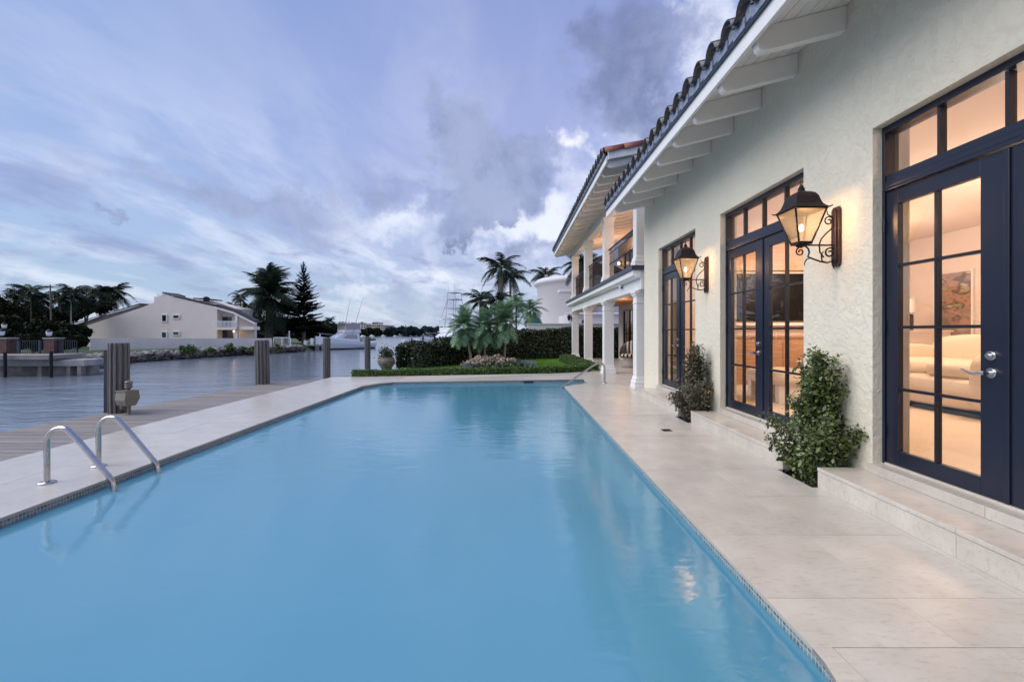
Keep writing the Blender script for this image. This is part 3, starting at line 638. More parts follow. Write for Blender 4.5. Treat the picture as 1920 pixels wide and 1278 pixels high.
# french doors
lever_done = []
def french_door(y1, idx):
    y0 = y1-DW; dr = empty('door', (DX-3.0, y1-5, 0)); dr.parent = house
    def bx(name, m, *b, bevel=0.):
        mb = MB(); 
        for q in b: mb.box(q[0]-DX, q[1]-DX, q[2]-y1, q[3]-y1, q[4], q[5])
        return mb.ob(name, m, dr, bevel=bevel)
    jw = .026
    bx('frame', 'door_paint', (3.05, 3.17, y1-jw, y1-.001, ZS, ZT-.001), (3.05, 3.17, y0+.001, y0+jw, ZS, ZT-.001), (3.05, 3.17, y0+jw, y1-jw, 2.945, ZT-.001), (3.06, 3.17, y0+jw, y1-jw, 2.545, 2.60), bevel=.003)
    bx('transom_bar', 'door_paint', (3.045, 3.15, y0+jw, y1-jw, 2.50, 2.543), (3.035, 3.15, y0+jw+.001, y1-jw-.001, 2.468, 2.498), bevel=.004)
    bx('threshold', 'limestone', (3.051, 3.2, y0+.001, y1-.001, ZS-.0215, ZS+.011))
    # transom mullions and panes
    g0, g1 = y0+jw, y1-jw; pw = (g1-g0)/4
    for k in (1, 2, 3): bx('mullion', 'muntin_paint', (3.07, 3.12, g0+pw*k-.012, g0+pw*k+.012, 2.602, 2.943))
    for k in range(4): bx('pane', 'window_glass', (3.095, 3.099, g0+pw*k+.012, g0+pw*(k+1)-.012, 2.602, 2.943))
    mid = (g0+g1)/2
    for lf, (a, b) in enumerate(((mid+.0035, g1-.003), (g0+.003, mid-.0035))):
        hs, ms_ = (.112, .150) if lf == 0 else (.112, .150)      # hinge stile, meeting stile
        ga, gb = (a+ms_, b-hs) if lf == 0 else (a+hs, b-ms_)
        x0, x1 = 3.062, 3.107
        bx('leaf_frame', 'door_paint', (x0, x1, a, ga, .265, 2.462), (x0, x1, gb, b, .265, 2.462), (x0, x1, ga, gb, 2.345, 2.462), (x0, x1, ga, gb, .265, .38), bevel=.003)
        gm = (ga+gb)/2; zc = [.38+(2.345-.38)*i/4 for i in range(5)]
        bx('glazing_bar', 'muntin_paint', (x0+.004, x1-.004, gm-.011, gm+.011, .38, 2.345), *[(x0+.006, x1-.006, ga, gb, z-.011, z+.011) for z in zc[1:4]])
        for i in range(4):
            bx('pane', 'window_glass', (3.084, 3.088, ga, gm-.011, zc[i]+.004, zc[i+1]-.004)); bx('pane', 'window_glass', (3.084, 3.088, gm+.011, gb, zc[i]+.004, zc[i+1]-.004))
        hy = b+.006 if lf == 0 else a-.006
        for z in (.52, 1.36, 2.2): MB().tube([(-.004+(.0), hy-y1, z-.055), (-.004, hy-y1, z+.055)], .011, 8).ob('hinge', 'door_paint', dr)
    bx('astragal', 'door_paint', (3.050, 3.061, mid-.03, mid+.004, .27, 2.46), bevel=.003)
    # lever and deadbolt on the far leaf's meeting stile
    ly = mid+.0035+.075
    h = MB(); h.tube([(3.062-DX, ly-y1, 1.175), (3.05-DX, ly-y1, 1.175)], .031, 16).tube([(3.05-DX, ly-y1, 1.175), (3.037-DX, ly-y1, 1.175)], .024, 16).tube([(3.037-DX, ly-y1, 1.175), (3.022-DX, ly-y1, 1.175)], .012, 12)
    h.ob('deadbolt', 'nickel', dr)
    zl = 1.065
    h = MB(); h.tube([(3.062-DX, ly-y1, zl), (3.052-DX, ly-y1, zl)], .033, 16).tube([(3.052-DX, ly-y1, zl), (3.044-DX, ly-y1, zl)], .026, 16).tube([(3.044-DX, ly-y1, zl), (2.995-DX, ly-y1, zl)], .0125, 10)
    h.tube([(3.0-DX, ly-y1-.012, zl), (2.998-DX, ly-y1+.02, zl), (2.995-DX, ly-y1+.05, zl-.008), (2.993-DX, ly-y1+.08, zl-.004), (2.995-DX, ly-y1+.115, zl+.012), (2.998-DX, ly-y1+.14, zl+.016)], [.013, .013, .0105, .009, .0075, .004], 8)
    h.ob('lever_handle', 'nickel', dr)
    return dr
for i, y1 in enumerate(DY): french_door(y1, i)
# steps and sills
for i, (a, b) in enumerate(((1.6, 3.885), (4.385, 6.634), (7.135, 9.31))):
    stp = empty('door_step', (2.603-3.0, a-5, 0)); stp.parent = house
    yb = a; 
    L_ = b-a; cuts = [0, L_*.5, L_] if i else [0, L_*.47, L_]
    for k in range(len(cuts)-1):
        MB().box(.006, .371, cuts[k]+(.001 if k else 0), cuts[k+1]-.001, 0, .140).ob('riser_stone', 'limestone', stp, bevel=.003)
        MB().box(0, .371, cuts[k]+(.001 if k else 0), cuts[k+1]-.001, .142, .172).ob('tread_stone', 'limestone', stp, bevel=.005)
    d = DY[i]
    for k in range(2): MB().box(2.93-2.603, 3.05-2.603, d-DW-a+.0+k*DW/2+.001, d-DW-a+(k+1)*DW/2-.001, .173, .247).ob('sill_stone', 'limestone', stp, bevel=.004)
# planter pits
for a, b in ((3.885, 4.385), (6.634, 7.135)):
    H(MB().box(2.58, 2.972, a+.003, b-.003, -.06, -.045), 'planter_soil', 'soil')
# porch and loggia doors
def plain_door(x, y0, y1, z0, z1, nm='door', lit='glow_soft'):
    dr = empty(nm, (x-3.0, y0-5, 0)); dr.parent = house
    w_ = y1-y0; m_ = MB(); m_.box(0, .08, 0, .06, z0, z1).box(0, .08, w_-.06, w_, z0, z1).box(0, .08, .06, w_-.06, z1-.07, z1).box(.0, .08, w_/2-.07, w_/2+.07, z0, z1-.07).box(0, .08, .06, w_-.06, z0, z0+.2).ob('frame', 'muntin_paint', dr)
    g = MB()
    for k in range(1, 4): g.box(.02, .05, .06, w_-.06, z0+.2+(z1-z0-.27)*k/4-.015, z0+.2+(z1-z0-.27)*k/4+.015)
    for c in (.25, .75): g.box(.022, .048, w_*c-.012, w_*c+.012, z0+.2, z1-.07)
    g.ob('glazing_bar', 'muntin_paint', dr)
    MB().box(.034, .038, .06, w_-.06, z0+.2, z1-.07).ob('pane', 'window_glass', dr)
plain_door(5.24, 19.4, 21.4, .05, 2.32); plain_door(5.24, 19.6, 21.2, 2.85, 4.9)
H(MB().box(5.7, 5.75, 19.4, 19.9, .05, 2.3).box(5.7, 5.75, 20.7, 21.4, .05, 2.3).box(5.7, 5.75, 19.6, 20.0, 2.85, 4.9), 'curtain', 'linen')
H(MB().box(7.0, 7.1, 18, 22, .0, 5), 'room_partition', 'honey_wood')

# living room behind the doors
H(MB().box(TH+.001, 8.7, -2.9, 10.02, .22, .249), 'room_floor', 'room_floor')
H(MB().box(TH+.001, 8.7, -2.9, 10.02, 3.25, 3.3), 'room_ceiling', 'room_wall')
H(MB().box(8.5, 8.69, -2.9, 9.7, .25, 3.25).box(TH+.4, 8.5, 9.7, 9.9, .25, 3.25), 'room_wall', 'room_wall')
def area_lamp(name, loc, size, energy, col, par=None, rot=(0, 0, 0), sy=None):
    l_ = bpy.data.lights.new(name, 'AREA'); l_.size = size; l_.energy = energy; l_.color = col
    if sy: l_.shape = 'RECTANGLE'; l_.size_y = sy
    o = bpy.data.objects.new(name, l_); COL.objects.link(o); o.location = loc; o.rotation_euler = rot; return o

def point_lamp(name, loc, energy, col, rad=.03):
    l_ = bpy.data.lights.new(name, 'POINT'); l_.energy = energy; l_.color = col; l_.shadow_soft_size = rad
    o = bpy.data.objects.new(name, l_); COL.objects.link(o); o.location = loc; return o
for y_ in (2.0, 5.2, 8.2): point_lamp('room_light', (5.9, y_, 2.55), 66, (1, .76, .58), .25)
point_lamp('porch_light', (4.2, 17.5, 2.2), 9, (1, .6, .38), .3); point_lamp('loggia_light', (4.6, 19.5, 4.4), 40, (1, .62, .38), .1); point_lamp('loggia_light', (4.4, 13.5, 4.4), 30, (1, .62, .38), .1)
point_lamp('hall_light', (6.2, 20.4, 2.0), 12, (1, .55, .3), .1)
# ---------------------------------------------------------------- furniture seen through the glass
def cushion(name, m, c, sx, sy, sz, parent=None, e=3.2, rz=0.):
    mb = MB(); n, k = 20, 12; vs = []
    sp = lambda v, p: math.copysign(abs(v)**(2/p), v)
    for i in range(k+1):
        for j in range(n):
            u = -math.pi/2+math.pi*i/k; w_ = 2*math.pi*j/n
            vs.append((sx*sp(math.cos(u), e)*sp(math.cos(w_), e), sy*sp(math.cos(u), e)*sp(math.sin(w_), e), sz*sp(math.sin(u), e)))
    mb.add(vs, [(i*n+j, i*n+(j+1) % n, (i+1)*n+(j+1) % n, (i+1)*n+j) for i in range(k) for j in range(n)], True)
    return mb.ob(name, m, parent, c, rz)
sofa = empty('sofa', (6.35, 6.5, .25), R(0), 'large cream sofa with rolled arms inside behind the nearest door', 'sofa')
cushion('base', 'sofa_cloth', (0.1, 0, .27), .75, 1.1, .22, sofa, 6); cushion('backrest', 'sofa_cloth', (.72, 0, .62), .2, 1.1, .42, sofa, 4)
cushion('armrest', 'sofa_cloth', (0, -1.05, .46), .8, .17, .42, sofa, 4); cushion('armrest', 'sofa_cloth', (0, 1.05, .46), .8, .17, .42, sofa, 4)
cushion('seat_cushion', 'sofa_cloth', (0, -.45, .56), .6, .44, .12, sofa, 4); cushion('seat_cushion', 'sofa_cloth', (0, .45, .56), .6, .44, .12, sofa, 4)
MB().box(-.6, .8, -1.15, 1.15, 0, .05).ob('plinth', 'vase_black', sofa)
pl = cushion('pillow', 'sofa_cloth', (5.75, 7.4, 1.12), .12, .28, .26, None, 3, .3); tag(pl, 'cream scatter pillow standing at the far end of the sofa', 'pillow')
tb = empty('side_table', (5.5, 7.95, .25), 0, 'brown marble block side table beyond the sofa', 'side table'); MB().box(-.3, .3, -.3, .3, 0, .52).ob('table_body', 'marble_brown', tb, bevel=.01); MB().box(-.33, .33, -.33, .33, .521, .55).ob('table_top', 'linen', tb, bevel=.005)
lp = empty('table_lamp', (7.55, 8.7, 1.35), 0, 'small lamp with black cylinder base and pale shade seen through the nearest door', 'lamp')
MB().lathe([(.09, 0), (.1, .01), (.1, .3), (.06, .31)]).ob('lamp_base', 'vase_black', lp); MB().lathe([(.14, .33), (.14, .6), (.13, .6), (.13, .33)]).ob('lamp_shade', 'linen', lp)
cr = empty('console', (7.55, 8.7, .25), 0, 'pale console cabinet under the black-based lamp', 'cabinet'); MB().box(-.5, .5, -.35, .35, 0, 1.07).ob('cabinet_body', 'room_wall', cr); MB().box(-.53, .53, -.38, .38, 1.072, 1.1).ob('cabinet_top', 'linen', cr)
pt = empty('painting', (8.46, 8.75, 1.1), 0, 'tall abstract painting in grey and orange on the living room wall', 'painting'); MB().box(-.0, .03, -.36, .36, 0, 1.35).ob('canvas', 'abstract_paint', pt); MB().box(.0, .035, -.4, -.362, -.04, 1.39).box(0, .035, .362, .4, -.04, 1.39).ob('picture_frame', 'linen', pt)
ot = empty('ottoman', (4.35, 7.3, .25), 0, 'cream upholstered bench seen low through the middle door', 'ottoman'); cushion('seat', 'sofa_cloth', (0, 0, .36), .42, .55, .13, ot, 4); MB().box(-.33, .33, -.45, -.35, 0, .26).box(-.33, .33, .35, .45, 0, .26).ob('support', 'linen', ot)
cb = empty('media_cabinet', (5.5, 9.5, .25), 0, 'honey coloured wood cabinet along the end wall seen through the middle door', 'cabinet')
MB().box(-1.1, 1.1, -.25, .19, 0, .95).ob('cabinet_body', 'honey_wood', cb); MB().box(-1.14, 1.14, -.28, .19, .952, .99).ob('cabinet_top', 'honey_wood', cb)
for k in range(4): MB().box(-1.05+.53*k, -.57+.53*k, -.265, -.252, .08, .88).ob('cabinet_door', 'honey_wood', cb, bevel=.004)
MB().box(-1.1, 1.1, .0, .19, 2.35, 2.9).ob('upper_panel', 'honey_wood', cb)
tv = empty('television', (5.5, 9.62, 1.55), 0, 'wide black television above the honey wood cabinet', 'television'); MB().box(-.85, .85, 0, .07, .0, 1.0).ob('screen', 'tv_black', tv, bevel=.01); MB().box(-.9, .9, -.1, .07, -.1, -.04).ob('sound_bar', 'linen', tv)
ct = empty('curtain', (3.4, 4.11, .25), 0, 'pale curtain hanging inside at the left of the nearest door', 'curtain')
cm = MB(); pts = [(.06*math.sin(i*1.9)*.5, -.22+.05*i) for i in range(7)]
for i in range(6): cm.add([(*pts[i], 0), (*pts[i+1], 0), (*pts[i+1], 2.85), (*pts[i], 2.85)], [(0, 1, 2, 3)])
cm.ob('curtain_cloth', 'linen', ct); MB().tube([(0, -.3, 2.87), (0, .2, 2.87)], .012, 8).ob('curtain_rod', 'dark_iron', ct)

# wicker tub chair on the porch
ch = empty('wicker_chair', (4.42, 16.9, 0), R(55), 'round wicker tub chair with black and cream striped cushions on the porch', 'chair')
MB().lathe([(.33, 0), (.36, .02), (.31, .16), (.27, .30), (.33, .36)], n=24).ob('base', 'wicker', ch)
cm = MB(); n = 24; rows = [(0, .36, .36), (.15, .42, .43), (.38, .44, .47), (.62, .42, .44)]
vs = []
for j in range(n+1):
    a_ = R(-115+230*j/n); topk = math.cos(R((-115+230*j/n)*.78))
    for k, (t_, r_, _) in enumerate(rows):
        vs.append((r_*math.cos(a_), r_*math.sin(a_), .34+t_*(.45+.55*topk)))
q = len(rows); fs = [(j*q+k, (j+1)*q+k, (j+1)*q+k+1, j*q+k+1) for j in range(n) for k in range(q-1)]
cm.add(vs, fs, True); o = cm.ob('tub_shell', 'wicker', ch); sdm = o.modifiers.new('s', 'SOLIDIFY'); sdm.thickness = .03
def stripe_x(m, t, n, l, b, mp):
    sx = n.new('ShaderNodeSeparateXYZ'); l.new(mp.outputs[0], sx.inputs[0]); w_ = n.new('ShaderNodeMath'); w_.operation = 'PINGPONG'; l.new(sx.outputs[1], w_.inputs[0]); w_.inputs[1].default_value = .075
    g = n.new('ShaderNodeMath'); g.operation = 'GREATER_THAN'; l.new(w_.outputs[0], g.inputs[0]); g.inputs[1].default_value = .035
    mx = n.new('ShaderNodeMix'); mx.data_type = 'RGBA'; l.new(g.outputs[0], mx.inputs[0]); mx.inputs[6].default_value = (.012, .011, .014, 1); mx.inputs[7].default_value = (.6, .52, .42, 1); l.new(mx.outputs[2], b.inputs['Base Color'])
mat('stripe_cloth', (.5, .5, .5), .9, extra=stripe_x)
cushion('seat_cushion', 'stripe_cloth', (-.02, 0, .44), .35, .35, .07, ch, 3); cushion('back_cushion', 'stripe_cloth', (.3, 0, .72), .09, .33, .26, ch, 3)

# ---------------------------------------------------------------- wall lanterns
def spiral(cx, cz, r0, r1, a0, a1, n=22):
    return [(cx+(r0+(r1-r0)*i/n)*math.cos(R(a0+(a1-a0)*i/n)), 0, cz+(r0+(r1-r0)*i/n)*math.sin(R(a0+(a1-a0)*i/n))) for i in range(n+1)]
def lantern(y, z, label):
    r = empty('wall_lantern', (WX, y, z), 0, label, 'wall lantern', 'lanterns on brackets between the doors')   # origin: wall, bottom of the plate
    pf = [(-.05, .03), (-.03, .0), (.03, 0), (.05, .03), (.05, .51), (.03, .54), (-.03, .54), (-.05, .51)]
    MB().prism(pf, -.028, -.001, 'x').ob('back_plate', 'oiled_plate', r, bevel=.003)
    MB().prism([(a*.62, .03+b*.9) for a, b in pf], -.042, -.0285, 'x').ob('plate_moulding', 'oiled_plate', r, bevel=.003)
    X0 = -.335; zb = .215
    MB().tube([(-.03, 0, .195), (X0, 0, .195)], .008, 8).ob('arm', 'dark_iron', r)
    sc = MB()
    # S scroll above the arm
    up = spiral(-.085, .415, .012, .045, 480, 20, 26)
    sc.tube(up+[(-.042, 0, .385), (-.06, 0, .345), (-.11, 0, .30), (-.155, 0, .25), (-.172, 0, .195), (-.165, 0, .13), (-.13, 0, .085)], .0065, 6)
    sc.tube([(-.045, 0, .43), (-.06, 0, .455), (-.095, 0, .475), (-.10, 0, .51)], [.0065, .006, .005, .003], 6)
    # big lower scroll sweeping to the plate
    lo = spiral(-.075, .125, .012, .052, 500, 10, 26)
    sc.tube(lo+[(-.028, 0, .09), (-.055, 0, .05), (-.10, 0, .035), (-.16, 0, .045), (-.24, 0, .075), (-.275, 0, .09), (-.262, 0, .13), (-.272, 0, .165), (-.30, 0, .188)], .0075, 6)
    sc.tube([(-.10, 0, .036), (-.145, 0, .05), (-.152, 0, .10), (-.135, 0, .14)], [.007, .0065, .006, .004], 6)
    sc.tube(spiral(-.345, .135, .010, .042, 560, 70, 26), .0065, 6)
    sc.tube([(-.25, 0, .078), (-.285, 0, .068), (-.305, 0, .035), (-.305, 0, .01)], [.006, .006, .005, .003], 6)
    sc.tube([(-.045, 0, .06), (-.052, 0, .02), (-.04, 0, -.012), (-.025, 0, -.02)], [.0065, .006, .005, .003], 6)
    sc.ob('scroll', 'dark_iron', r)
    # body
    def sq(rr, zz): return [(X0+sx*rr, sy*rr, zb+zz) for sx, sy in ((-1, -1), (1, -1), (1, 1), (-1, 1))]
    b0, b1 = sq(.058, .0), sq(.138, .285)
    fr_ = MB()
    for k in range(4): fr_.tube([b0[k], b1[k]], .0085, 6)
    fr_.box(X0-.062, X0+.062, -.062, .062, zb-.018, zb+.006).box(X0-.146, X0+.146, -.146, .146, zb+.28, zb+.293).box(X0-.03, X0+.03, -.03, .03, zb-.035, zb-.018)
    fr_.ob('cage', 'dark_iron', r)
    for k in range(4):
        a, b, c, d = [Vector(v) for v in (b0[k], b0[(k+1) % 4], b1[(k+1) % 4], b1[k])]
        MB().add([a, b, c, d], [(0, 1, 2, 3)]).ob('glass_pane', 'seeded_glass', r)
    prof = [(.152, .288), (.154, .297), (.135, .312), (.118, .335), (.106, .37), (.096, .41), (.078, .44), (.05, .458), (.026, .466), (.02, .475), (.02, .50)]
    rf = MB(); 
    for i in range(len(prof)-1):
        r0, z0 = prof[i]; r1, z1 = prof[i+1]; A, B = sq(r0, z0), sq(r1, z1)
        rf.add(A+B, [(k, (k+1) % 4, 4+(k+1) % 4, 4+k) for k in range(4)])
    rf.add(sq(.02, .5), [(0, 1, 2, 3)])
    for sx, sy in ((-1, -1), (1, -1), (1, 1), (-1, 1)): rf.tube([(X0+sx*.15, sy*.15, zb+.292), (X0+sx*.165, sy*.165, zb+.297), (X0+sx*.17, sy*.17, zb+.308)], [.008, .006, .002], 5)
    rf.ob('roof', 'rust_iron', r)
    fn = MB().sphere((X0, 0, zb+.51), .02, n=10, m=6); fn.tube([(X0+.0, .016*math.cos(R(t)), zb+.548+.02*math.sin(R(t))) for t in range(-90, 280, 24)], .0045, 6); fn.ob('finial', 'dark_iron', r)
    MB().tube([(X0, 0, zb), (X0, 0, zb+.09)], .014, 8).ob('candle_sleeve', 'linen', r); 
    bb = MB().sphere((X0, 0, zb+.135), .021, 1, 1, 1.7, 12, 8).ob('bulb', 'glow_bulb', r); bb.visible_shadow = True
    l_ = bpy.data.lights.new('lantern_light', 'POINT'); l_.energy = 4.2; l_.color = (1, .62, .38); l_.shadow_soft_size = .03
    lo_ = bpy.data.objects.new('lantern_light', l_); COL.objects.link(lo_); lo_.parent = r; lo_.location = (X0+.03, -.03, zb+.175)
    return r
lantern(4.15, 1.92, 'lit black lantern on scrolled bracket, the larger one between the nearest and middle doors')
lantern(6.92, 1.92, 'lit black lantern on scrolled bracket beside the farthest door, above the greyish shrub')
# small fittings on the wing
sc_ = empty('security_camera', (2.87, 12.0, 2.555), 0, 'small white dome security camera under the balcony edge', 'security camera'); MB().lathe([(.06, -.03), (.06, 0)], n=16).ob('mount', 'white_paint', sc_); MB().sphere((0, 0, -.06), .055).ob('dome', 'boat_white', sc_); MB().tube([(0, -.03, -.07), (0, -.075, -.085)], .026, 10).ob('lens', 'dark_glass', sc_)
MB().tube([(0, 0, 0), (0, -.12, 0)], .03, 10)
def sconce(loc, label):
    r = empty('porch_sconce', loc, 0, label, 'wall lamp'); MB().box(-.02, .02, -.05, .05, -.12, .12).ob('back_plate', 'dark_iron', r); MB().lathe([(.05, 0), (.085, .2), (.09, .21), (.02, .28)], (-.12, 0, -.1), 6).ob('lamp_body', 'dark_iron', r); MB().tube([(-.02, 0, .0), (-.12, 0, .1)], .01).ob('arm', 'dark_iron', r); return r
r = sconce((2.86, 21.9, 1.95), 'dark unlit lantern on the farthest porch column')
r = empty('loggia_lamp', (5.17, 20.9-2.2, 4.55), 0, 'lit lamp on the upper balcony wall behind the railing', 'wall lamp'); MB().box(-.0, .025, -.05, .05, -.12, .12).ob('back_plate', 'dark_iron', r); MB().sphere((-.1, 0, 0), .075).ob('lamp_globe', 'glow_soft', r)
r = empty('loggia_lamp', (5.17, 21.6, 4.55), 0, 'lit lamp on the upper balcony wall nearest the far end', 'wall lamp'); MB().box(-.0, .025, -.05, .05, -.12, .12).ob('back_plate', 'dark_iron', r); MB().sphere((-.1, 0, 0), .075).ob('lamp_globe', 'glow_soft', r)
up = empty('patio_umbrella', (4.3, 21.0, 2.82), 0, 'dark patio umbrella standing on the upper balcony', 'umbrella'); MB().tube([(0, 0, 0), (0, 0, 1.75)], .02).ob('pole', 'dark_iron', up); MB().lathe([(.95, 1.25), (.5, 1.5), (.05, 1.68), (.0, 1.72)], n=8).ob('canopy', 'cushion_dark', up)

# ---------------------------------------------------------------- pool rails, drain
def rail(y, label):
    r = empty('ladder_rail', (-4.09, y, 0), 0, label, 'pool ladder rail', 'pool ladder rails')
    pts = [(0, 0, 0), (0, 0, .30)]
    # arc over the top then slope down to the water
    for i in range(1, 9):
        a_ = R(180-118*i/8); pts.append((.125+.125*math.cos(a_), 0, .345+.135*math.sin(a_)))
    pts += [(.26, 0, .39), (.545, 0, .055), (.575, 0, .015), (.587, 0, -.03), (.59, 0, -.1), (.59, 0, -.75)]
    MB().tube(pts, .0235, 14).ob('grab_tube', 'steel', r); MB().lathe([(.066, .001), (.066, .007), (.05, .014), (.03, .017)], n=24).ob('flange', 'steel', r); return r
ra = rail(4.0, 'nearer stainless steel grab rail of the pool ladder'); rb = rail(4.50, 'farther stainless steel grab rail of the pool ladder')
ld = empty('ladder_tread', (-3.5, 4.25, 0), 0, 'pale submerged tread steps between the two ladder rails', 'ladder steps')
for k in range(3): MB().box(-.05, .05, -.22, .22, -.32-.25*k, -.29-.25*k).ob('tread', 'steel', ld)
hr = empty('pool_handrail', (2.39, 11.75, 0), 0, 'single curved stainless handrail at the far pool steps', 'handrail')
pts = [(0, 0, 0), (0, 0, .36)]
for i in range(1, 9):
    a_ = R(120*i/8); pts.append((-.14+.14*math.cos(a_), 0-.004*i, .37+.14*math.sin(a_)))
pts += [(-.30, -.04, .45), (-1.22, -.5, -.09), (-1.5, -.62, -.25)]
MB().tube(pts, .0245, 14).ob('grab_tube', 'steel', hr); MB().lathe([(.075, .001), (.075, .008), (.05, .016), (.03, .02)], n=24).ob('flange', 'steel', hr)
dn = empty('deck_drain', (2.08, 6.12, .002), 0, 'small square dark drain grate in the paving near the middle step', 'drain'); MB().box(-.06, .06, -.06, .06, 0, .003).ob('grate_frame', 'cushion_dark', dn)
for k in range(5): MB().box(-.05, .05, -.052+.022*k, -.042+.022*k, .0032, .006).ob('grate_bar', 'dark_iron', dn)

# ---------------------------------------------------------------- dock piles
def pile(x, y, w_, top, label, zb=-3., lean=0.):
    r = empty('mooring_pile', (x, y, 0), 0, label, 'mooring pile', 'fluted piles along the dock'); r.rotation_euler = (0, lean, 0)
    n = 72; R0 = w_/2
    def rad(k, nfl=12):
        ph = (k*nfl/n) % 1; return R0*(1-.20*(1 if ph < .22 else 0))
    vs = []
    for z, s_ in ((zb, 1), (top-.03, 1), (top, .93)):
        vs += [(rad(k)*s_*math.cos(2*math.pi*k/n), rad(k)*s_*math.sin(2*math.pi*k/n), z) for k in range(n)]
    m_ = MB().add(vs, [(i*n+k, i*n+(k+1) % n, (i+1)*n+(k+1) % n, (i+1)*n+k) for i in range(2) for k in range(n)]+[tuple(range(2*n, 3*n))]); m_.ob('fluted_shaft', 'pile_wood', r)
    return r
p1 = pile(-6.50, 7.52, .285, 1.14, 'nearest and tallest looking fluted pile, carrying the dock power box')
MB().box(-.205, -.148, -.05, .10, -1.2, 1.02).ob('fender_plank', 'plank_dark', p1)
p2 = pile(-6.37, 11.62, .335, 1.11, 'broad fluted pile at the far end of the boardwalk', lean=-R(1)); pile(-6.68, 16.4, .255, 1.10, 'slim fluted pile rising from the water left of the white boat', lean=0); pile(-6.16, 19.4, .245, 1.1, 'slim fluted pile rising from the water nearest the stone urn')
pb = empty('dock_power_box', (-6.2, 7.33, .0), R(-18), 'tan metal dock power box with ribbed lamp strapped to the nearest pile', 'power box')
MB().prism([(-.10, .40), (.12, .40), (.14, .27), (.07, .15), (-.09, .15), (-.12, .25)], -.14, .13, 'x').ob('housing', 'box_metal', pb, bevel=.006); MB().box(-.141, .136, -.125, .125, .402, .414).ob('lid', 'box_metal', pb, bevel=.003); MB().box(-.24, -.142, -.06, .06, .22, .34).ob('bracket', 'box_metal', pb); MB().tube([(.05, 0, -.01), (.05, 0, .15)], .028, 10).ob('conduit', 'box_metal', pb); MB().sphere((-.08, -.02, .12), .05).ob('outlet', 'box_metal', pb)
pb.scale = (.86, .86, .92)
lm = MB(); lm.lathe([(.02, .38), (.025, .40), (.045, .425), (.062, .435), (.062, .455), (.05, .456), (.05, .47), (.062, .471), (.062, .49), (.05, .491), (.05, .505), (.062, .506), (.062, .53), (.05, .548), (.02, .557)], (.04, 0, .03), 16); lm.ob('ribbed_lamp', 'box_metal', pb)
# ---------------------------------------------------------------- planting near the pool
def poly_path(pts, n):
    P_ = np.array(pts, float); seg = np.linalg.norm(np.diff(P_[:, :2], axis=0), axis=1); cum = np.concatenate([[0], np.cumsum(seg)]); t = RNG.random(n)*cum[-1]
    i = np.clip(np.searchsorted(cum, t, side='right')-1, 0, len(seg)-1); f = (t-cum[i])/seg[i]; C = P_[i]+(P_[i+1]-P_[i])*f[:, None]; d = (P_[i+1]-P_[i])[:, :2]/seg[i][:, None]
    return C, d, t/cum[-1]
def hedge(name, pts, width, n, size, m, label, tops, rough=.06, z0=0., bumpy=3.0, cat='hedge'):
    """pts: (x, y); tops: heights; leaves on the faces of a trimmed body plus a solid dark core added to block light"""
    r = empty(name, (0, 0, 0), 0, label, cat)
    P3 = [(a, b, t_) for (a, b), t_ in zip(pts, tops)]
    C, d, t = poly_path(P3, n); nr = np.stack([-d[:, 1], d[:, 0]], 1); top = C[:, 2]
    u = RNG.random(n); side = u < .62; s = np.where(RNG.random(n) < .72, 1, -1)      # bushier on the seen side
    ph = np.sin(C[:, 0]*bumpy+np.sin(C[:, 1]*bumpy*.7)*2)*.5+np.sin(C[:, 0]*bumpy*2.7+1.3)*.3
    h = np.where(side, RNG.random(n)*(top-z0)+z0, top+ph*rough+RNG.normal(0, rough*.45, n)); h = np.where(side, h*(1+ph*.04), h)
    off = np.where(side, s*(width/2+RNG.normal(0, rough*.4, n)), RNG.uniform(-width/2, width/2, n)); off = off+np.where(side, ph*rough*.6*s, 0)
    pos = np.stack([C[:, 0]+nr[:, 0]*off, C[:, 1]+nr[:, 1]*off, np.maximum(h, z0+.005)], 1)
    out = np.stack([np.where(side, nr[:, 0]*s, 0), np.where(side, nr[:, 1]*s, 0), np.where(side, .4, 1)], 1)
    tone = np.clip(RNG.random(n)**2.2+.0, 0, 1)
    quads('foliage', leaves(pos, size, .62, out, .5), m, tone, r)
    core = MB()  # solid dark boxes added inside the leaves to stop light passing through
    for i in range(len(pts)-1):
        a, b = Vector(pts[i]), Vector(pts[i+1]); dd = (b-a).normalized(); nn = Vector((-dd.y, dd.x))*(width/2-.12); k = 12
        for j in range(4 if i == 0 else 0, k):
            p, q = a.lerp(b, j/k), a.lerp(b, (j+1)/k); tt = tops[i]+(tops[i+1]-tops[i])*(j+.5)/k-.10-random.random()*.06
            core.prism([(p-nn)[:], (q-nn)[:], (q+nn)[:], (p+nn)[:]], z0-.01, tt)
    core.ob('light_block_core', 'block_core_dark', r); return r
mat('block_core_dark', (.012, .018, .009), .9, var=.4, vscale=20, bump=.8, bscale=30)
fy = lambda x: 13.28+(x+4.89)*.19 if x < 1.36 else 14.47+(x-1.36)*.53
hedge('low_border_hedge', [(-4.75, fy(-4.75)+.22), (-2, fy(-2)+.24), (1.36, fy(1.36)+.24), (2.55, fy(2.55)+.22)], .38, 26000, .042, 'leaf_low', 'low clipped green border hedge along the far edge of the paving', [.15, .17, .18, .19], .025, -.01, 5.)
hedge('corner_hedge', [(2.62, 15.3), (2.58, 17.5), (2.45, 20.3)], .62, 18000, .048, 'leaf_low', 'rounded low green hedge running back beside the porch columns', [.22, .24, .26], .035, -.01, 5.)
hedge('tall_hedge', [(-3.9, 16.35), (-2.15, 18.75), (.51, 22.0), (2.4, 22.7), (6.5, 23.6)], .8, 60000, .085, 'leaf_hedge', 'tall dark leafy hedge closing the garden in front of the white wall', [.78, 1.0, 1.28, 1.46, 1.42], .10, -.01, 2.6)
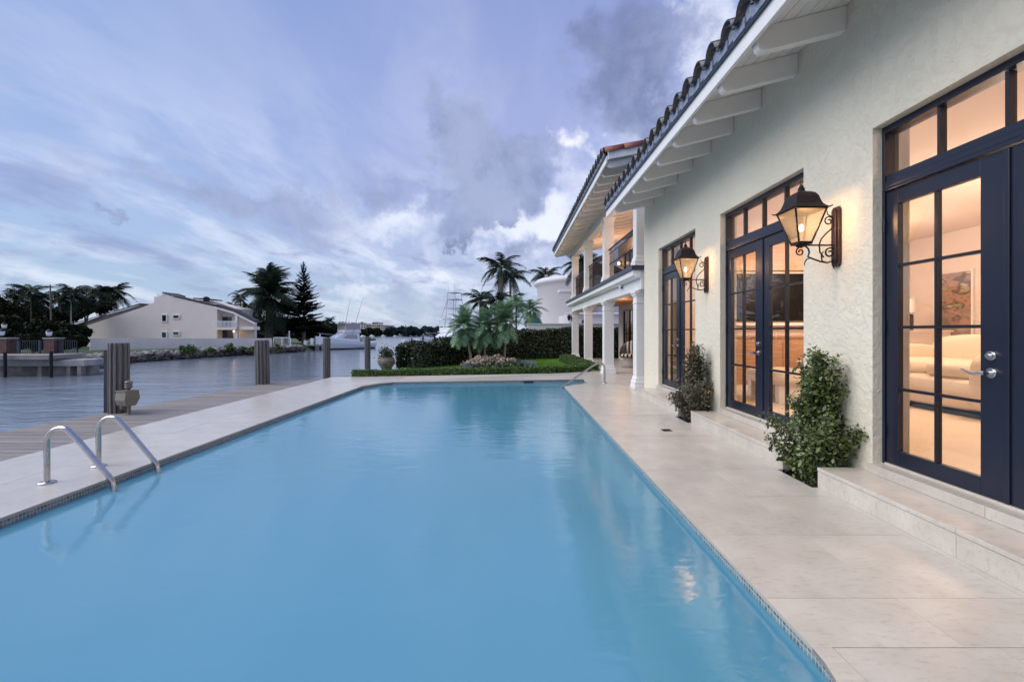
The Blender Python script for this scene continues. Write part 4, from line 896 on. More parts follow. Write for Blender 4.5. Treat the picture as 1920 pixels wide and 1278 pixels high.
hedge('porch_end_hedge', [(2.9, 23.1), (5.6, 23.2)], .3, 5000, .05, 'leaf_low', 'short green hedge at the far end of the porch floor', [.2, .2], .03, -.01)

def shrub(loc, h, w_, m, label, n=5200, grp=None):
    r = empty('planter_shrub', loc, 0, label, 'shrub')
    # several arching stems carrying whorls of small leaves
    C = []; st = MB(); rnd = random.Random(int(h*1000)+int(loc[1]*10))
    stems = []
    for k in range(46):
        lowk = k < 20
        a_ = rnd.uniform(0, 2*math.pi); top = (rnd.uniform(.28, .55) if lowk else rnd.uniform(.6, 1.0))*h; rr = (rnd.uniform(.55, 1.0) if lowk else rnd.uniform(.05, .42))*w_*.5
        c0 = Vector((rnd.uniform(-.05, .05), rnd.uniform(-.05, .05), 0)); tip = Vector((min(rr*math.cos(a_), .17), rr*math.sin(a_), top)); mdl = Vector((tip.x*.45, tip.y*.45, top*.5))
        pts = [c0*(1-t)**2+mdl*2*t*(1-t)+tip*t*t for t in [i/8 for i in range(9)]]; stems.append(pts); st.tube(pts, .006, 5, False, .002)
    per = n//len(stems)
    P_ = np.array([[list(p) for p in s] for s in stems])
    for s in P_:
        t = RNG.random(per)**.75*.92+.08; i = np.clip((t*8).astype(int), 0, 7); f = t*8-i; c = s[i]+(s[i+1]-s[i])*f[:, None]
        C.append(c+RNG.normal(0, 1, (per, 3))*np.array([.052, .052, .034])*(1.15-.5*t[:, None]))
    C = np.concatenate(C); C[:, 0] = np.minimum(C[:, 0], .20); C[:, 2] = np.maximum(C[:, 2], .0)
    out = C-np.array([0, 0, h*.4]); out /= np.linalg.norm(out, axis=1, keepdims=True); out[:, 2] += .5
    quads('foliage', np.concatenate([leaves(C, .034, .62, out, .45, .08), leaves(C[::7]+RNG.normal(0, .012, C[::7].shape), .052, .5, out[::7], .45, .1)]), m, RNG.random(len(C)+len(C[::7]))**1.5, r); st.ob('stem', 'trunk', r); return r
shrub((2.77, 4.14, -.045), 1.22, .86, 'leaf_shrub', 'green glossy upright shrub in the planting pit left of the nearest door', 15000)
shrub((2.77, 6.88, -.045), 1.20, .80, 'leaf_grey', 'greyish variegated upright shrub in the planting pit below the farther lantern', 12000)

n = 260; X = RNG.uniform(2.59, 2.95, n); Y = np.where(RNG.random(n) < .5, RNG.uniform(3.9, 4.37, n), RNG.uniform(6.65, 7.12, n))
tag(quads('leaf_litter', leaves(np.stack([X, Y, np.full(n, -.040)], 1), .03, .6, np.tile([0, 0, 1.], (n, 1)), .85), 'leaf_dead'), 'small fallen dry leaves on the soil of the planting pits', 'fallen leaves', kind='stuff')
# urn
ur = empty('stone_urn', (-4.28, 15.5, -.02), 0, 'round weathered stone urn planted with a small shrub beside the canal', 'urn')
MB().lathe([(.12, 0), (.14, .03), (.2, .13), (.28, .26), (.3, .33), (.275, .41), (.21, .46), (.215, .48), (.19, .48), (.18, .44)], n=28).ob('bowl', 'terracotta', ur)
n = 900; C = RNG.normal(0, 1, (n, 3))*np.array([.11, .11, .10])+np.array([0, 0, .60]); C[:, 2] = np.maximum(C[:, 2], .45)
quads('foliage', leaves(C, .07, .5, C-np.array([0, 0, .5]), .4), 'leaf_hedge', None, ur)

# flower bed
bed = empty('flower_bed', (-.65, 17.0, -.02), 0, 'rounded bed of peach flowers and silvery plants at the foot of the small palms', 'flower bed')
def mound(n, sx, sy, cz, hz, size, m, name, cx=0, cy=0):
    a_ = RNG.uniform(0, 2*np.pi, n); q = np.sqrt(RNG.random(n)); x, y = q*np.cos(a_)*sx, q*np.sin(a_)*sy; z = hz*(1-q**2*.8)*(1+.25*np.sin(x*9)*np.cos(y*8))+RNG.normal(0, .03, n)+cz
    quads(name, leaves(np.stack([x+cx, y+cy, np.maximum(z, 0.01)], 1), size, .7, np.stack([x*0, -.6+0*y, 1+0*x], 1), .4), m, None, bed)
mound(9000, 1.25, .7, 0, .30, .07, 'leaf_hedge', 'foliage'); mound(1100, 1.15, .6, .06, .33, .085, 'petal_peach', 'blossom', -.1); 
def spiky(cx, cy, r_, n):
    az = RNG.uniform(0, 2*np.pi, n); e = RNG.uniform(.1, 1.4, n); dv = np.stack([np.cos(az)*np.cos(e), np.sin(az)*np.cos(e), np.sin(e)], 1); o_ = np.stack([cx+RNG.normal(0, .16, n)*r_/.3, cy+RNG.normal(0, .16, n), np.full(n, .03)], 1); l_ = r_*RNG.uniform(.6, 1.1, (n, 1)); w_ = np.cross(dv, [0, 0, 1.]); w_ /= np.linalg.norm(w_, axis=1, keepdims=True); w_ *= .013
    quads('silver_foliage', np.stack([o_-w_, o_+w_, o_+dv*l_*.6+w_*.8, o_+dv*l_], 1), 'leaf_silver', None, bed)
spiky(1.05, -.1, .32, 420); spiky(1.25, .1, .26, 260); spiky(-.95, -.4, .2, 200); spiky(-.45, -.35, .2, 160); spiky(.2, -.45, .16, 120)
mound(900, 1.2, .65, .03, .3, .08, 'leaf_low', 'foliage')

# ---------------------------------------------------------------- palms
FR = {}
def frond_mesh(key, m, L_=1., droop=.5, rise=.6, nleaf=34, lw=.022, ll=.28, hang=.5, gap=0.):
    """feather frond along +X, unit length; leaflets hang from a curved rib"""
    if (key, m) in FR: return FR[(key, m)]
    Q = []; n = nleaf
    def rib(t): return np.array([t*(1-.18*droop*t), 0, rise*t-(rise+droop)*t**2*.9])
    rb = [rib(i/10) for i in range(11)]
    for i in range(10):
        a, b = rb[i], rb[i+1]; w_ = .012*(1-i/11); Q.append([a+[0, -w_, 0], a+[0, w_, 0], b+[0, w_*.8, 0], b+[0, -w_*.8, 0]])
    for i in range(n):
        t = .12+.88*(i+.5)/n
        for s in (-1, 1):
            c = rib(t); fw = rib(min(1, t+.02))-rib(t-.02); fw /= np.linalg.norm(fw)+1e-9; l_ = ll*math.sin(math.pi*min(.98, .18+.8*t))**.6*RNG.uniform(.85, 1.1)
            dr = np.array([.35*l_, s*l_*.85, -hang*l_*RNG.uniform(.6, 1.3)])+fw*.25*l_; w_ = fw*lw*.5
            mdp = c+dr*.5+[0, 0, .06*l_]; Q.append([c-w_, c+w_, mdp+w_, mdp-w_]); Q.append([mdp-w_, mdp+w_, c+dr+w_*.1, c+dr-w_*.1])
    me = quadmesh('frond', np.array(Q), m, RNG.random(len(Q))); FR[(key, m)] = me; return me
def palm(base, h, crown, label, m='leaf_palm', nf=16, r=.14, lean=(0, 0), trunk_m='trunk', shaft=False, name='palm_tree', group=None, hang=.5, up=.7, ll=.28, wind=0., seed=0, cat='palm tree', nleaf=34, lw=.03, key=''):
    rnd = random.Random(seed+int(base[0]*10)); t = empty(name, base, 0, label, cat, group)
    tip = Vector((lean[0], lean[1], h)); pts = [Vector((tip.x*(q**1.6), tip.y*(q**1.6), h*q)) for q in [i/8 for i in range(9)]]
    MB().tube(pts, [r*1.35]+[r*(1.05-.35*i/8) for i in range(1, 9)], 9).ob('trunk', trunk_m, t)
    if shaft: MB().tube([pts[-1]-Vector((0, 0, .0)), pts[-1]+Vector((0, 0, h*.0+crown*.35))], r*.75, 8, True, r*.45).ob('crownshaft', 'leaf_shaft', t); tip = tip+Vector((0, 0, crown*.3))
    kinds = [frond_mesh('up'+key, m, droop=.25, rise=.75, ll=ll, hang=hang, nleaf=nleaf, lw=lw), frond_mesh('mid'+key, m, droop=.35 if key else .55, rise=.55, ll=ll, hang=hang, nleaf=nleaf, lw=lw), frond_mesh('low'+key, m, droop=.5 if key else .9, rise=.2, ll=ll, hang=hang*1.3, nleaf=nleaf, lw=lw)]
    for k in range(nf):
        q = k/nf; me = kinds[0 if q < .3 else (1 if q < .72 else 2)]
        o = link('frond', me, t, tip[:]); az = k*2.39996+rnd.uniform(-.3, .3)
        if wind: az = az-wind*math.sin(az)*.6
        el_ = up*(1.15-1.75*q)+rnd.uniform(-.12, .12); s = crown*rnd.uniform(.82, 1.1)
        o.rotation_euler = (rnd.uniform(-.35, .35), -el_, az); o.scale = (s, s*rnd.uniform(.8, 1.1), s)
    return t
leafmat('leaf_shaft', (.05, .12, .05), (.09, .18, .08), .1, .4)
# small feathery palms in the bed
for i, (px, py, hh, cr, ln, lb) in enumerate(((884, 690, 1.50, .92, (-.30, 0), 'small feathery palm with a leaning bare trunk, leftmost in the flower bed'), (909, 690, 1.45, .92, (-.02, .0), 'small feathery palm with a short pale trunk in the middle of the flower bed'), (946, 690, 1.68, 1.02, (.05, 0), 'small feathery palm with a straight grey trunk at the right end of the flower bed'))):
    b = P(px, 690, 17.4); palm((b.x, 17.4+.15*i, -.02), hh, cr, lb, 'leaf_blue', 42, .05, ln, 'trunk_pale', ll=.26, up=1.25, seed=i, name='feather_palm', hang=.30, nleaf=46, lw=.021, group='small palms in the flower bed', key='g')
# tall palms beyond the hedge
def far_palm(px, ptop, Y, crown, label, **k):
    c = P(px, ptop, Y); z0 = -.6; return palm((c.x-k.get('lean', (0, 0))[0], Y, z0), c.z-z0, crown, label, seed=int(px), **k)
far_palm(939, 520, 34, 2.0, 'tall royal palm with green crownshaft behind the hedge', shaft=True, r=.24, nf=15, hang=.7)
far_palm(957, 520, 42, 2.0, 'slender dark palm just right of the royal palm', r=.14, nf=13, up=.4, hang=.8)
far_palm(901, 566, 32, 1.55, 'bushy dark palm to the left of the royal palm', r=.13, nf=14, hang=.7)
far_palm(930, 568, 30, 1.5, 'dense palm crown below the royal palm', r=.2, nf=18, hang=.6)
far_palm(994, 583, 28, 1.2, 'light green palm beside the curved white villa', m='leaf_palm_bright', r=.1, nf=16)
far_palm(1024, 520, 55, 2.4, 'palm crown rising behind the curved white villa roof', r=.16, nf=14)
far_palm(1088, 497, 40, 2.0, 'dark palm seen between the balcony columns', r=.25, nf=24)
far_palm(1108, 500, 42, 2.0, 'dark palm behind the third balcony column', r=.25, nf=24)
far_palm(968, 570, 30, 1.1, 'young green palm under the street lamp', m='leaf_palm_bright', r=.08, nf=14)

def broadleaf(base, h, rad, label, n=3500, size=.3, m='leaf_dark', name='broadleaf_tree', group=None, seed=1, clumps=14, rz=.75, low=.35, cat='tree'):
    rnd = np.random.default_rng(seed+int(abs(base[0])*7)); t = empty(name, base, 0, label, cat, group)
    cc = rnd.normal(0, 1, (clumps, 3)); cc /= np.linalg.norm(cc, axis=1, keepdims=True); cc *= rnd.uniform(.3, .8, (clumps, 1))*rad; cc[:, 2] = cc[:, 2]*rz+h-rad*rz*.9
    idx = rnd.integers(0, clumps, n); off = rnd.normal(0, 1, (n, 3)); off /= np.linalg.norm(off, axis=1, keepdims=True); off *= (rnd.random((n, 1))**.4)*rad*rnd.uniform(.3, .5, (clumps, 1))[idx]
    C = cc[idx]+off; C[:, 2] = np.maximum(C[:, 2], h*low*.5)
    quads('crown', leaves(C, size, .6, off, .3), m, np.clip(rnd.random(n)**2, 0, 1), t)
    tr = MB(); tr.tube([(0, 0, -.3), (rad*.03, 0, h*.35), (0, 0, h*.7)], [rad*.09, rad*.07, rad*.03], 8)
    for k in range(5): c = cc[k]; tr.tube([(0, 0, h*.3), (c[0]*.5, c[1]*.5, (h*.35+c[2])/2), tuple(c)], [rad*.05, rad*.035, rad*.012], 6)
    tr.ob('trunk', 'trunk', t); return t
def bl(px, ytop, Y, rpx, label, base_z=-1., **k):
    c = P(px, ytop, Y); rad = rpx/F*Y; return broadleaf((c.x, Y, base_z), c.z-base_z, rad, label, seed=int(px), **k)

# ---------------------------------------------------------------- left bank: ground, rocks
bank = [(-70, 31), (-31.2, 31), (-31.6, 33.5), (-34.8, 41), (-33, 50), (-31.0, 57.5), (-29.5, 64), (-30, 85), (-45, 150), (-90, 240), (-300, 300), (-300, 24)]
# profile: top plane, sloping to the water
tp = []
for i, (x, y) in enumerate(bank): tp.append((x-(1.5 if 0 < i < 8 else 0), y+(.6 if i < 2 else 0)))
mb = MB(); zt_ = [-.95+.0*i for i in range(len(bank))]
n = len(bank); mb.add([(*tp[i], -.55 if i < 7 else -1.0) for i in range(n)], [tuple(range(n))[::-1]])
for i in range(n-1): mb.add([(*tp[i], -.55 if i < 7 else -1.0), (*tp[i+1], -.55 if i+1 < 7 else -1.0), (bank[i+1][0]+.4, bank[i+1][1], WZ-.4), (bank[i][0]+.4, bank[i][1], WZ-.4)], [(0, 1, 2, 3)])
tag(mb.ob('canal_bank', 'bank_grass'), 'grassy ground of the opposite canal bank', kind='structure')
def rock_pts(c, s, rnd):
    m_ = []; n, k = 7, 4; vs = []
    for i in range(k+1):
        for j in range(n):
            u = math.pi*i/k; w_ = 2*math.pi*j/n; q = rnd.uniform(.7, 1.15); vs.append((c[0]+s*q*math.sin(u)*math.cos(w_), c[1]+s*q*math.sin(u)*math.sin(w_), c[2]+s*.6*q*math.cos(u)))
    return vs, [(i*n+j, (i+1)*n+j, (i+1)*n+(j+1) % n, i*n+(j+1) % n) for i in range(k) for j in range(n)]
rnd = random.Random(5)
for nm, m_, zr, cnt, off in (('riprap', 'rock', (-1.02, -.62), 520, (-1.3, -.3)), ('wet_riprap', 'wet_rock', (-1.6, -1.1), 560, (-.35, .45))):
    mb = MB()
    for _ in range(cnt):
        seg = rnd.choice([(1, 2), (2, 3), (3, 4), (4, 5), (5, 6)]); a, b = Vector(bank[seg[0]]), Vector(bank[seg[1]]); p = a.lerp(b, rnd.random()); s = rnd.uniform(.15, .48)
        if p.y < 28.5: continue
        mb.add(*rock_pts((p.x+rnd.uniform(*off), p.y, rnd.uniform(*zr)), s, rnd))
    tag(mb.ob(nm, m_), 'pale broken rocks heaped along the opposite shore' if nm == 'riprap' else 'dark wet rocks at the waterline of the opposite shore', 'rocks', kind='stuff')
mb = MB(); c = P(178, 682, 31.5)
mb.add(*rock_pts((0, 0, 0), .62, rnd)); tag(mb.ob('boulder', 'rock', None, c[:]), 'large pale boulder at the end of the concrete dock', 'boulder')
c = P(168, 677, 31.5); mb = MB(); mb.add(*rock_pts((0, 0, 0), .42, rnd)); tag(mb.ob('boulder', 'wet_rock', None, c[:]), 'dark leaning boulder against the concrete dock', 'boulder')
# bank shrubs
for i, (px, py, Y, rp, lb) in enumerate(((352, 646, 46, 17, 'rounded dark bush on the rocks in the middle of the opposite bank'), (395, 652, 49, 9, 'small bush on the rocks below the white fence'), (432, 642, 52, 14, 'spiky bush on the rocks right of the middle bush'), (466, 648, 54, 15, 'low spreading bush left of the broad dock pile'), (522, 644, 57, 16, 'leafy bush at the end of the white fence'), (200, 668, 36, 14, 'low dark bush beside the large boulder'), (475, 655, 53, 10, 'small green bush above the waterline'))):
    bl(px, py, Y, rp, lb, base_z=-1.0, n=900, size=.2, m='leaf_shrub' if i in (2, 3, 4) else 'leaf_low', name='bank_bush', clumps=8, cat='bush')

# ---------------------------------------------------------------- left bank: fence, pillars, concrete dock
def pillar(px, pw, Y, label):
    a, b = P(px, 672, Y), P(px+pw, 633, Y); w_ = b.x-a.x; r = empty('brick_pillar', ((a.x+b.x)/2, Y+w_/2, a.z), 0, label, 'pillar', 'brick gate pillars'); h = b.z-a.z-.08; rows = 16; bh = h/rows; 
    MB().box(-w_/2+.02, w_/2-.02, -w_/2+.02, w_/2-.02, 0, h).ob('pillar_core', 'joint', r)
    me1 = MB().box(0, w_/3-.012, 0, .1, 0, bh-.012).mesh('brick', 'brick'); me2 = MB().box(0, .1, 0, w_/3-.012, 0, bh-.012).mesh('brick', 'brick')
    for i in range(rows):
        sh = 0 if i % 2 else .0
        for k in range(3): link('brick', me1, r, (-w_/2+k*w_/3+.006, -w_/2-.004+(.003 if i % 2 else 0), i*bh)); link('brick', me2, r, (w_/2-.096, -w_/2+k*w_/3+.012, i*bh))
    MB().box(-w_/2-.05, w_/2+.05, -w_/2-.05, w_/2+.05, h+.001, h+.08).ob('cap', 'concrete', r, bevel=.01); return r
pillar(82, 19, 30.5, 'brick pillar with lantern at the end of the opposite iron fence'); pillar(-8, 20, 30.5, 'brick pillar cut by the left edge of the picture')
def post_lantern(px, py, Y, label, s=1.):
    c = P(px, py, Y); r = empty('post_lantern', c[:], 0, label, 'lantern'); r.scale = (s, s, s)
    MB().tube([(0, 0, 0), (0, 0, .12)], .03, 8).ob('stem', 'dark_iron', r); MB().lathe([(.06, .12), (.13, .14), (.17, .38), (.16, .40)], n=8).ob('glass', 'boat_white', r); MB().lathe([(.2, .401), (.17, .46), (.04, .55), (.01, .62)], n=8).ob('lamp_cap', 'dark_iron', r)
post_lantern(92, 633, 30.9, 'white globe lantern standing on the right brick pillar'); 
lpst = post_lantern(3, 632, 30.9, 'stacked lantern at the far left edge above the pillar'); post_lantern(8, 618, 32.5, 'upper white lantern near the far left edge', .9)
def iron_fence(px0, px1, Y, label, every=4):
    a, b = P(px0, 670, Y), P(px1, 638, Y); r = empty('iron_fence', (a.x, Y, a.z), 0, label, 'fence', 'iron fence runs on the opposite bank'); L_ = b.x-a.x; h = b.z-a.z
    MB().box(0, L_, -.02, .02, h-.05, h).ob('top_rail', 'dark_iron', r); MB().box(0, L_, -.02, .02, .1, .14).ob('bottom_rail', 'dark_iron', r)
    me = MB().box(-.012, .012, -.012, .012, 0, h).mesh('picket', 'flashing'); n = int(L_/.15)
    for i in range(n+1): link('picket', me, r, (L_*i/n, 0, 0))
    me = MB().box(-.06, .06, -.06, .06, 0, h+.02).mesh('post', 'flashing')
    for q in (.35, .93) if L_ > 1.8 else (.3,): link('post', me, r, (L_*q, -.05, 0))
iron_fence(13, 81, 30.8, 'dark iron picket fence between the two brick pillars'); iron_fence(102, 144, 30.8, 'short dark iron picket fence right of the brick pillar')
cd = empty('neighbour_dock', (0, 0, 0), 0, 'stained concrete dock with slab and slanted supports on the opposite bank', 'dock')
def pbox(mb, px0, px1, py0, py1, Y0, Y1):
    a, b = P(px0, py1, Y0), P(px1, py0, Y0); return mb.box(a.x, b.x, Y0, Y1, a.z, b.z)
pbox(MB(), -60, 91, 666, 674, 28.2, 30.4).ob('timber_platform', 'dock_wood', cd); pbox(MB(), -60, 157, 674.5, 686, 28.9, 30.6).ob('concrete_slab', 'concrete', cd); pbox(MB(), -60, 150, 686, 714, 29.6, 31).ob('seawall_face', 'stained_concrete', cd); pbox(MB(), 101, 155, 662, 676, 30.62, 30.9).ob('back_wall', 'concrete', cd)
for px in (74, 128, 148): pbox(MB(), px-3.5, px+3.5, 683, 708, 28.95, 29.3).ob('support', 'stained_concrete', cd)
for i, (px, wd, yt, yb, lb) in enumerate(((9.5, 5.5, 660, 716, 'black timber pile near the left edge of the picture'), (99, 5.5, 658, 708, 'black timber pile in front of the right brick pillar'))):
    a = P(px, yb, 28.0); r = empty('dock_pile', (a.x, 28.0-.1*i, WZ-.5), 0, lb, 'pile', 'black dock piles'); MB().tube([(0, 0, 0), (0, 0, P(px, yt, 28).z-WZ+.5)], wd/2/F*28, 12).ob('pile_shaft', 'cushion_dark', r)

# white panel fence
fw = empty('white_fence', (0, 0, 0), 0, 'long low white panel wall along the opposite bank in front of the pale house', 'fence')
F0, F1 = Vector((-40.2-2, 46)), Vector((-32.0, 61)); n = 12
F0 = Vector((P(168, 655, 46).x, 46)); F1 = Vector((P(510, 650, 60).x, 60))
for i in range(n):
    a, b = F0.lerp(F1, i/n), F0.lerp(F1, (i+1)/n); d_ = (b-a).normalized()*.02; nn = Vector((-d_.y, d_.x)).normalized()*.06; a2, b2 = a+d_, b-d_
    z1 = lambda p: EYE-(634-CY)/F*p.y
    MB().add([(*(a2-nn), -.75), (*(b2-nn), -.75), (*(b2-nn), z1(b)), (*(a2-nn), z1(a)), (*(a2+nn), -.75), (*(b2+nn), -.75), (*(b2+nn), z1(b)), (*(a2+nn), z1(a))], [(0, 1, 2, 3), (7, 6, 5, 4), (3, 2, 6, 7), (0, 3, 7, 4), (1, 5, 6, 2)]).ob('panel', 'fence_white', fw)
gt = empty('white_gate', (0, 0, 0), 0, 'white barred gate at the end of the white fence', 'gate')
a, b = P(512, 650, 60.2), P(545, 632, 60.2); g = MB()
MB().box(a.x, b.x, 60.2, 60.28, b.z-.1, b.z).box(a.x, b.x, 60.2, 60.28, a.z, a.z+.08).box(a.x, a.x+.08, 60.2, 60.28, a.z, b.z).box(b.x-.08, b.x, 60.2, 60.28, a.z, b.z).box((a.x+b.x)/2-.05, (a.x+b.x)/2+.05, 60.19, 60.29, a.z, b.z).ob('gate_frame', 'boat_white', gt)
me = MB().box(-.018, .018, 0, .03, 0, b.z-a.z).mesh('bar', 'concrete')
for i in range(1, 22): link('bar', me, gt, (a.x+(b.x-a.x)*i/22, 60.22, a.z))

# the pale house across the water
nh = empty('neighbour_house', (0, 0, 0), 0, 'pale gable-sided house with small windows, corner balcony and dark sloping roof across the canal', 'house')
def pp(px, py, Y): v = P(px, py, Y); return (v.x, v.z)
YN = 60.
prof = [pp(x, y, YN) for x, y in ((160, 662), (160, 611), (264, 577), (289, 567), (289, 556.5), (317, 554.5), (407, 575.5), (407, 662))]
MB().prism(prof, YN, YN+9, 'y').ob('wall', 'far_white', nh)
def strip(pts, th, y0, y1, m, nm):
    lo = [pp(x, y, max(y0, YN)) for x, y in pts]; hi = [(a, b+th) for a, b in lo][::-1]; MB().prism(lo+hi, y0, y1, 'y').ob(nm, m, nh)
strip([(317, 553.2), (407, 573.6)], .10, YN-.1, YN+1.5, 'far_roof', 'roof'); strip([(407.3, 573.6), (440, 584), (478, 604)], .28, YN-.2, YN+1.1, 'far_roof', 'roof')
strip([(404, 577.6), (440, 588), (480, 608)], .22, YN-.35, YN-.2, 'white_paint', 'fascia')
strip([(160, 612), (264, 578)], .5, YN+2, YN+11, 'far_roof', 'roof'); strip([(136, 611), (168, 602), (232, 583), (262, 574)], .42, YN+4, YN+14, 'far_roof', 'roof'); strip([(136, 609.5), (168, 600), (185, 594)], .16, YN+3.7, YN+3.95, 'white_paint', 'fascia'); strip([(200, 590), (262, 573)], .12, YN+3.7, YN+3.95, 'white_paint', 'fascia')
strip([(148, 619), (160, 615)], .3, YN+1, YN+5, 'white_paint', 'fascia')
strip([(304, 549.5), (318, 554)], .18, YN+1, YN+4, 'far_roof', 'solar_panel'); strip([(362, 560), (383, 561)], .16, YN+3, YN+7, 'far_roof', 'solar_panel')
strip([(294, 555), (303, 555)], .3, YN+2, YN+4, 'boat_white', 'roof_unit')
for x0, x1, y0, y1 in ((303, 314, 589.5, 603.5), (324, 337.5, 590, 597.5), (303, 314, 621.5, 634), (324, 337.5, 621, 628.5)):
    a, b = P(x0, y1, YN), P(x1, y0, YN); w_ = empty('window', (a.x, YN, a.z)); w_.parent = nh; W_, H_ = b.x-a.x, b.z-a.z
    MB().box(-.02, .12, -.1, .06, -.02, H_+.02).box(W_-.12, W_+.02, -.1, .06, -.02, H_+.02).box(.12, W_-.12, -.1, .06, H_-.1, H_+.02).box(.12, W_-.12, -.1, .06, -.02, .1).ob('window_frame', 'white_paint', w_); MB().box(.12, W_-.12, -.02, -.01, .1, H_-.1).ob('pane', 'dark_glass', w_)
a, b = P(407, 640, YN+1.2), P(478, 583, YN+1.2); MB().prism([pp(407, 660, YN), pp(468, 660, YN), pp(468, 601.5, YN), pp(440, 586.5, YN), pp(407, 576, YN)], YN+1.2, YN+1.7, 'y').ob('wall', 'far_white', nh)
a, b = P(409, 618, YN), P(448, 613.5, YN); MB().box(a.x, b.x, YN-.6, YN+1.2, a.z, b.z).ob('balcony_slab', 'far_white', nh)
MB().box(P(443, 0, YN).x, P(447.5, 0, YN).x, YN-.3, YN+.1, -1, P(0, 588, YN).z).ob('post', 'far_white', nh)
MB().box(a.x, b.x, YN-.6, YN-.5, P(0, 603.5, YN).z, P(0, 602, YN).z).ob('handrail', 'boat_white', nh)
me = MB().box(-.03, .03, -.03, .03, 0, P(0, 603.5, YN).z-b.z).mesh('baluster', 'boat_white')
for i in range(17): link('baluster', me, nh, (a.x+(b.x-a.x)*i/16, YN-.55, b.z))
a, b = P(415, 613, YN+1.15), P(434, 594, YN+1.15); MB().box(a.x, b.x, YN+1.12, YN+1.18, a.z, b.z).ob('window', 'dark_glass', nh); a, b = P(414, 642, YN+1.1), P(436, 619, YN+1.1); MB().box(a.x, b.x, YN+1.1, YN+1.18, a.z, b.z).ob('window', 'dark_glass', nh)
MB().box(P(450, 0, YN).x, P(478, 0, YN).x, YN-.3, YN+1.2, P(0, 618, YN).z, P(0, 612, YN).z).ob('balcony_slab', 'far_white', nh)
c = P(438.5, 621, YN+.6); r = empty('porch_lamp', c[:], 0, 'glowing porch lamp under the balcony of the pale house', 'lamp'); MB().sphere((0, 0, 0), .10).ob('lamp_globe', 'glow_soft', r)
c = P(387, 562, YN+2); r = empty('satellite_dish', c[:], R(40), 'dark satellite dish on the roof of the pale house', 'satellite dish'); MB().lathe([(.02, 0), (.25, .05), (.42, .16), (.43, .17), (.25, .08), (.0, .03)], n=16).ob('dish', 'dark_iron', r).rotation_euler = (R(60), 0, 0); MB().tube([(0, 0, -.5), (0, 0, 0)], .03).ob('mast', 'dark_iron', r)

# trees of the left bank
lefts = [(-18, 552, 48, 42, 'broad dark tree filling the left edge of the picture'), (22, 570, 52, 34, 'dark tree behind the left brick pillar'), (58, 566, 55, 28, 'dark tree mass behind the left palms'), (95, 585, 50, 26, 'dark tree behind the right brick pillar'), (128, 566, 56, 28, 'dark tree behind the palms of the pale house'), (160, 560, 58, 24, 'dark tree just left of the pale house roof'), (190, 562, 66, 20, 'dark tree crown behind the left roof slope'), (60, 600, 42, 30, 'low dark tree behind the iron fence'), (115, 605, 44, 24, 'low dark tree behind the short iron fence'), (5, 590, 40, 26, 'green topped tree at the left edge behind the pillar'), (148, 610, 50, 18, 'low dark tree against the end of the pale house')]
lefts += [(20, 622, 37, 26, 'low dark shrubbery behind the left part of the iron fence'), (62, 624, 37, 24, 'low dark shrubbery behind the middle of the iron fence'), (112, 622, 38, 24, 'low dark shrubbery behind the short iron fence'), (145, 628, 40, 16, 'low dark shrubbery at the end of the short iron fence')]
for px, yt, Y, rp, lb in lefts: bl(px, yt, Y, rp, lb, n=2500, size=.36, name='broadleaf_tree', group=None, clumps=16)
for px, yt, Y, cr, lb in ((27, 552, 50, 1.6, 'ragged palm crown near the left edge'), (58, 551, 50, 2.3, 'wide palm left of the bare pole'), (76, 560, 52, 1.9, 'leaning palm beside the bare pole'), (113, 560, 50, 1.8, 'palm right of the bare pole'), (133, 552, 50, 2.2, 'palm with a pale slim trunk in the middle of the left group'), (163, 556, 70, 2.7, 'palm between the pale trunk palm and the roof'), (187, 552, 73, 2.6, 'upright palm behind the roof slope'), (203, 549, 73, 2.6, 'slim palm second from the right of the left group'), (214, 549, 73, 2.9, 'slim palm at the right end of the left group')):
    far_palm(px, yt, Y, cr, lb, nf=15, r=.085, up=.6, trunk_m='trunk_pale' if px in (133, 214) else 'trunk', hang=.6, lw=.045, nleaf=26, group='palms left of the pale house')
c = P(95, 575, 48); r = empty('bare_pole', (c.x, 48, -1), R(0), 'tall thin bare pole among the left palms', 'pole'); MB().tube([(0, 0, 0), (0.05, 0, 3), (-.05, 0, P(0, 534, 48).z+1)], .09, 8, True, .06).ob('pole_shaft', 'trunk', r)
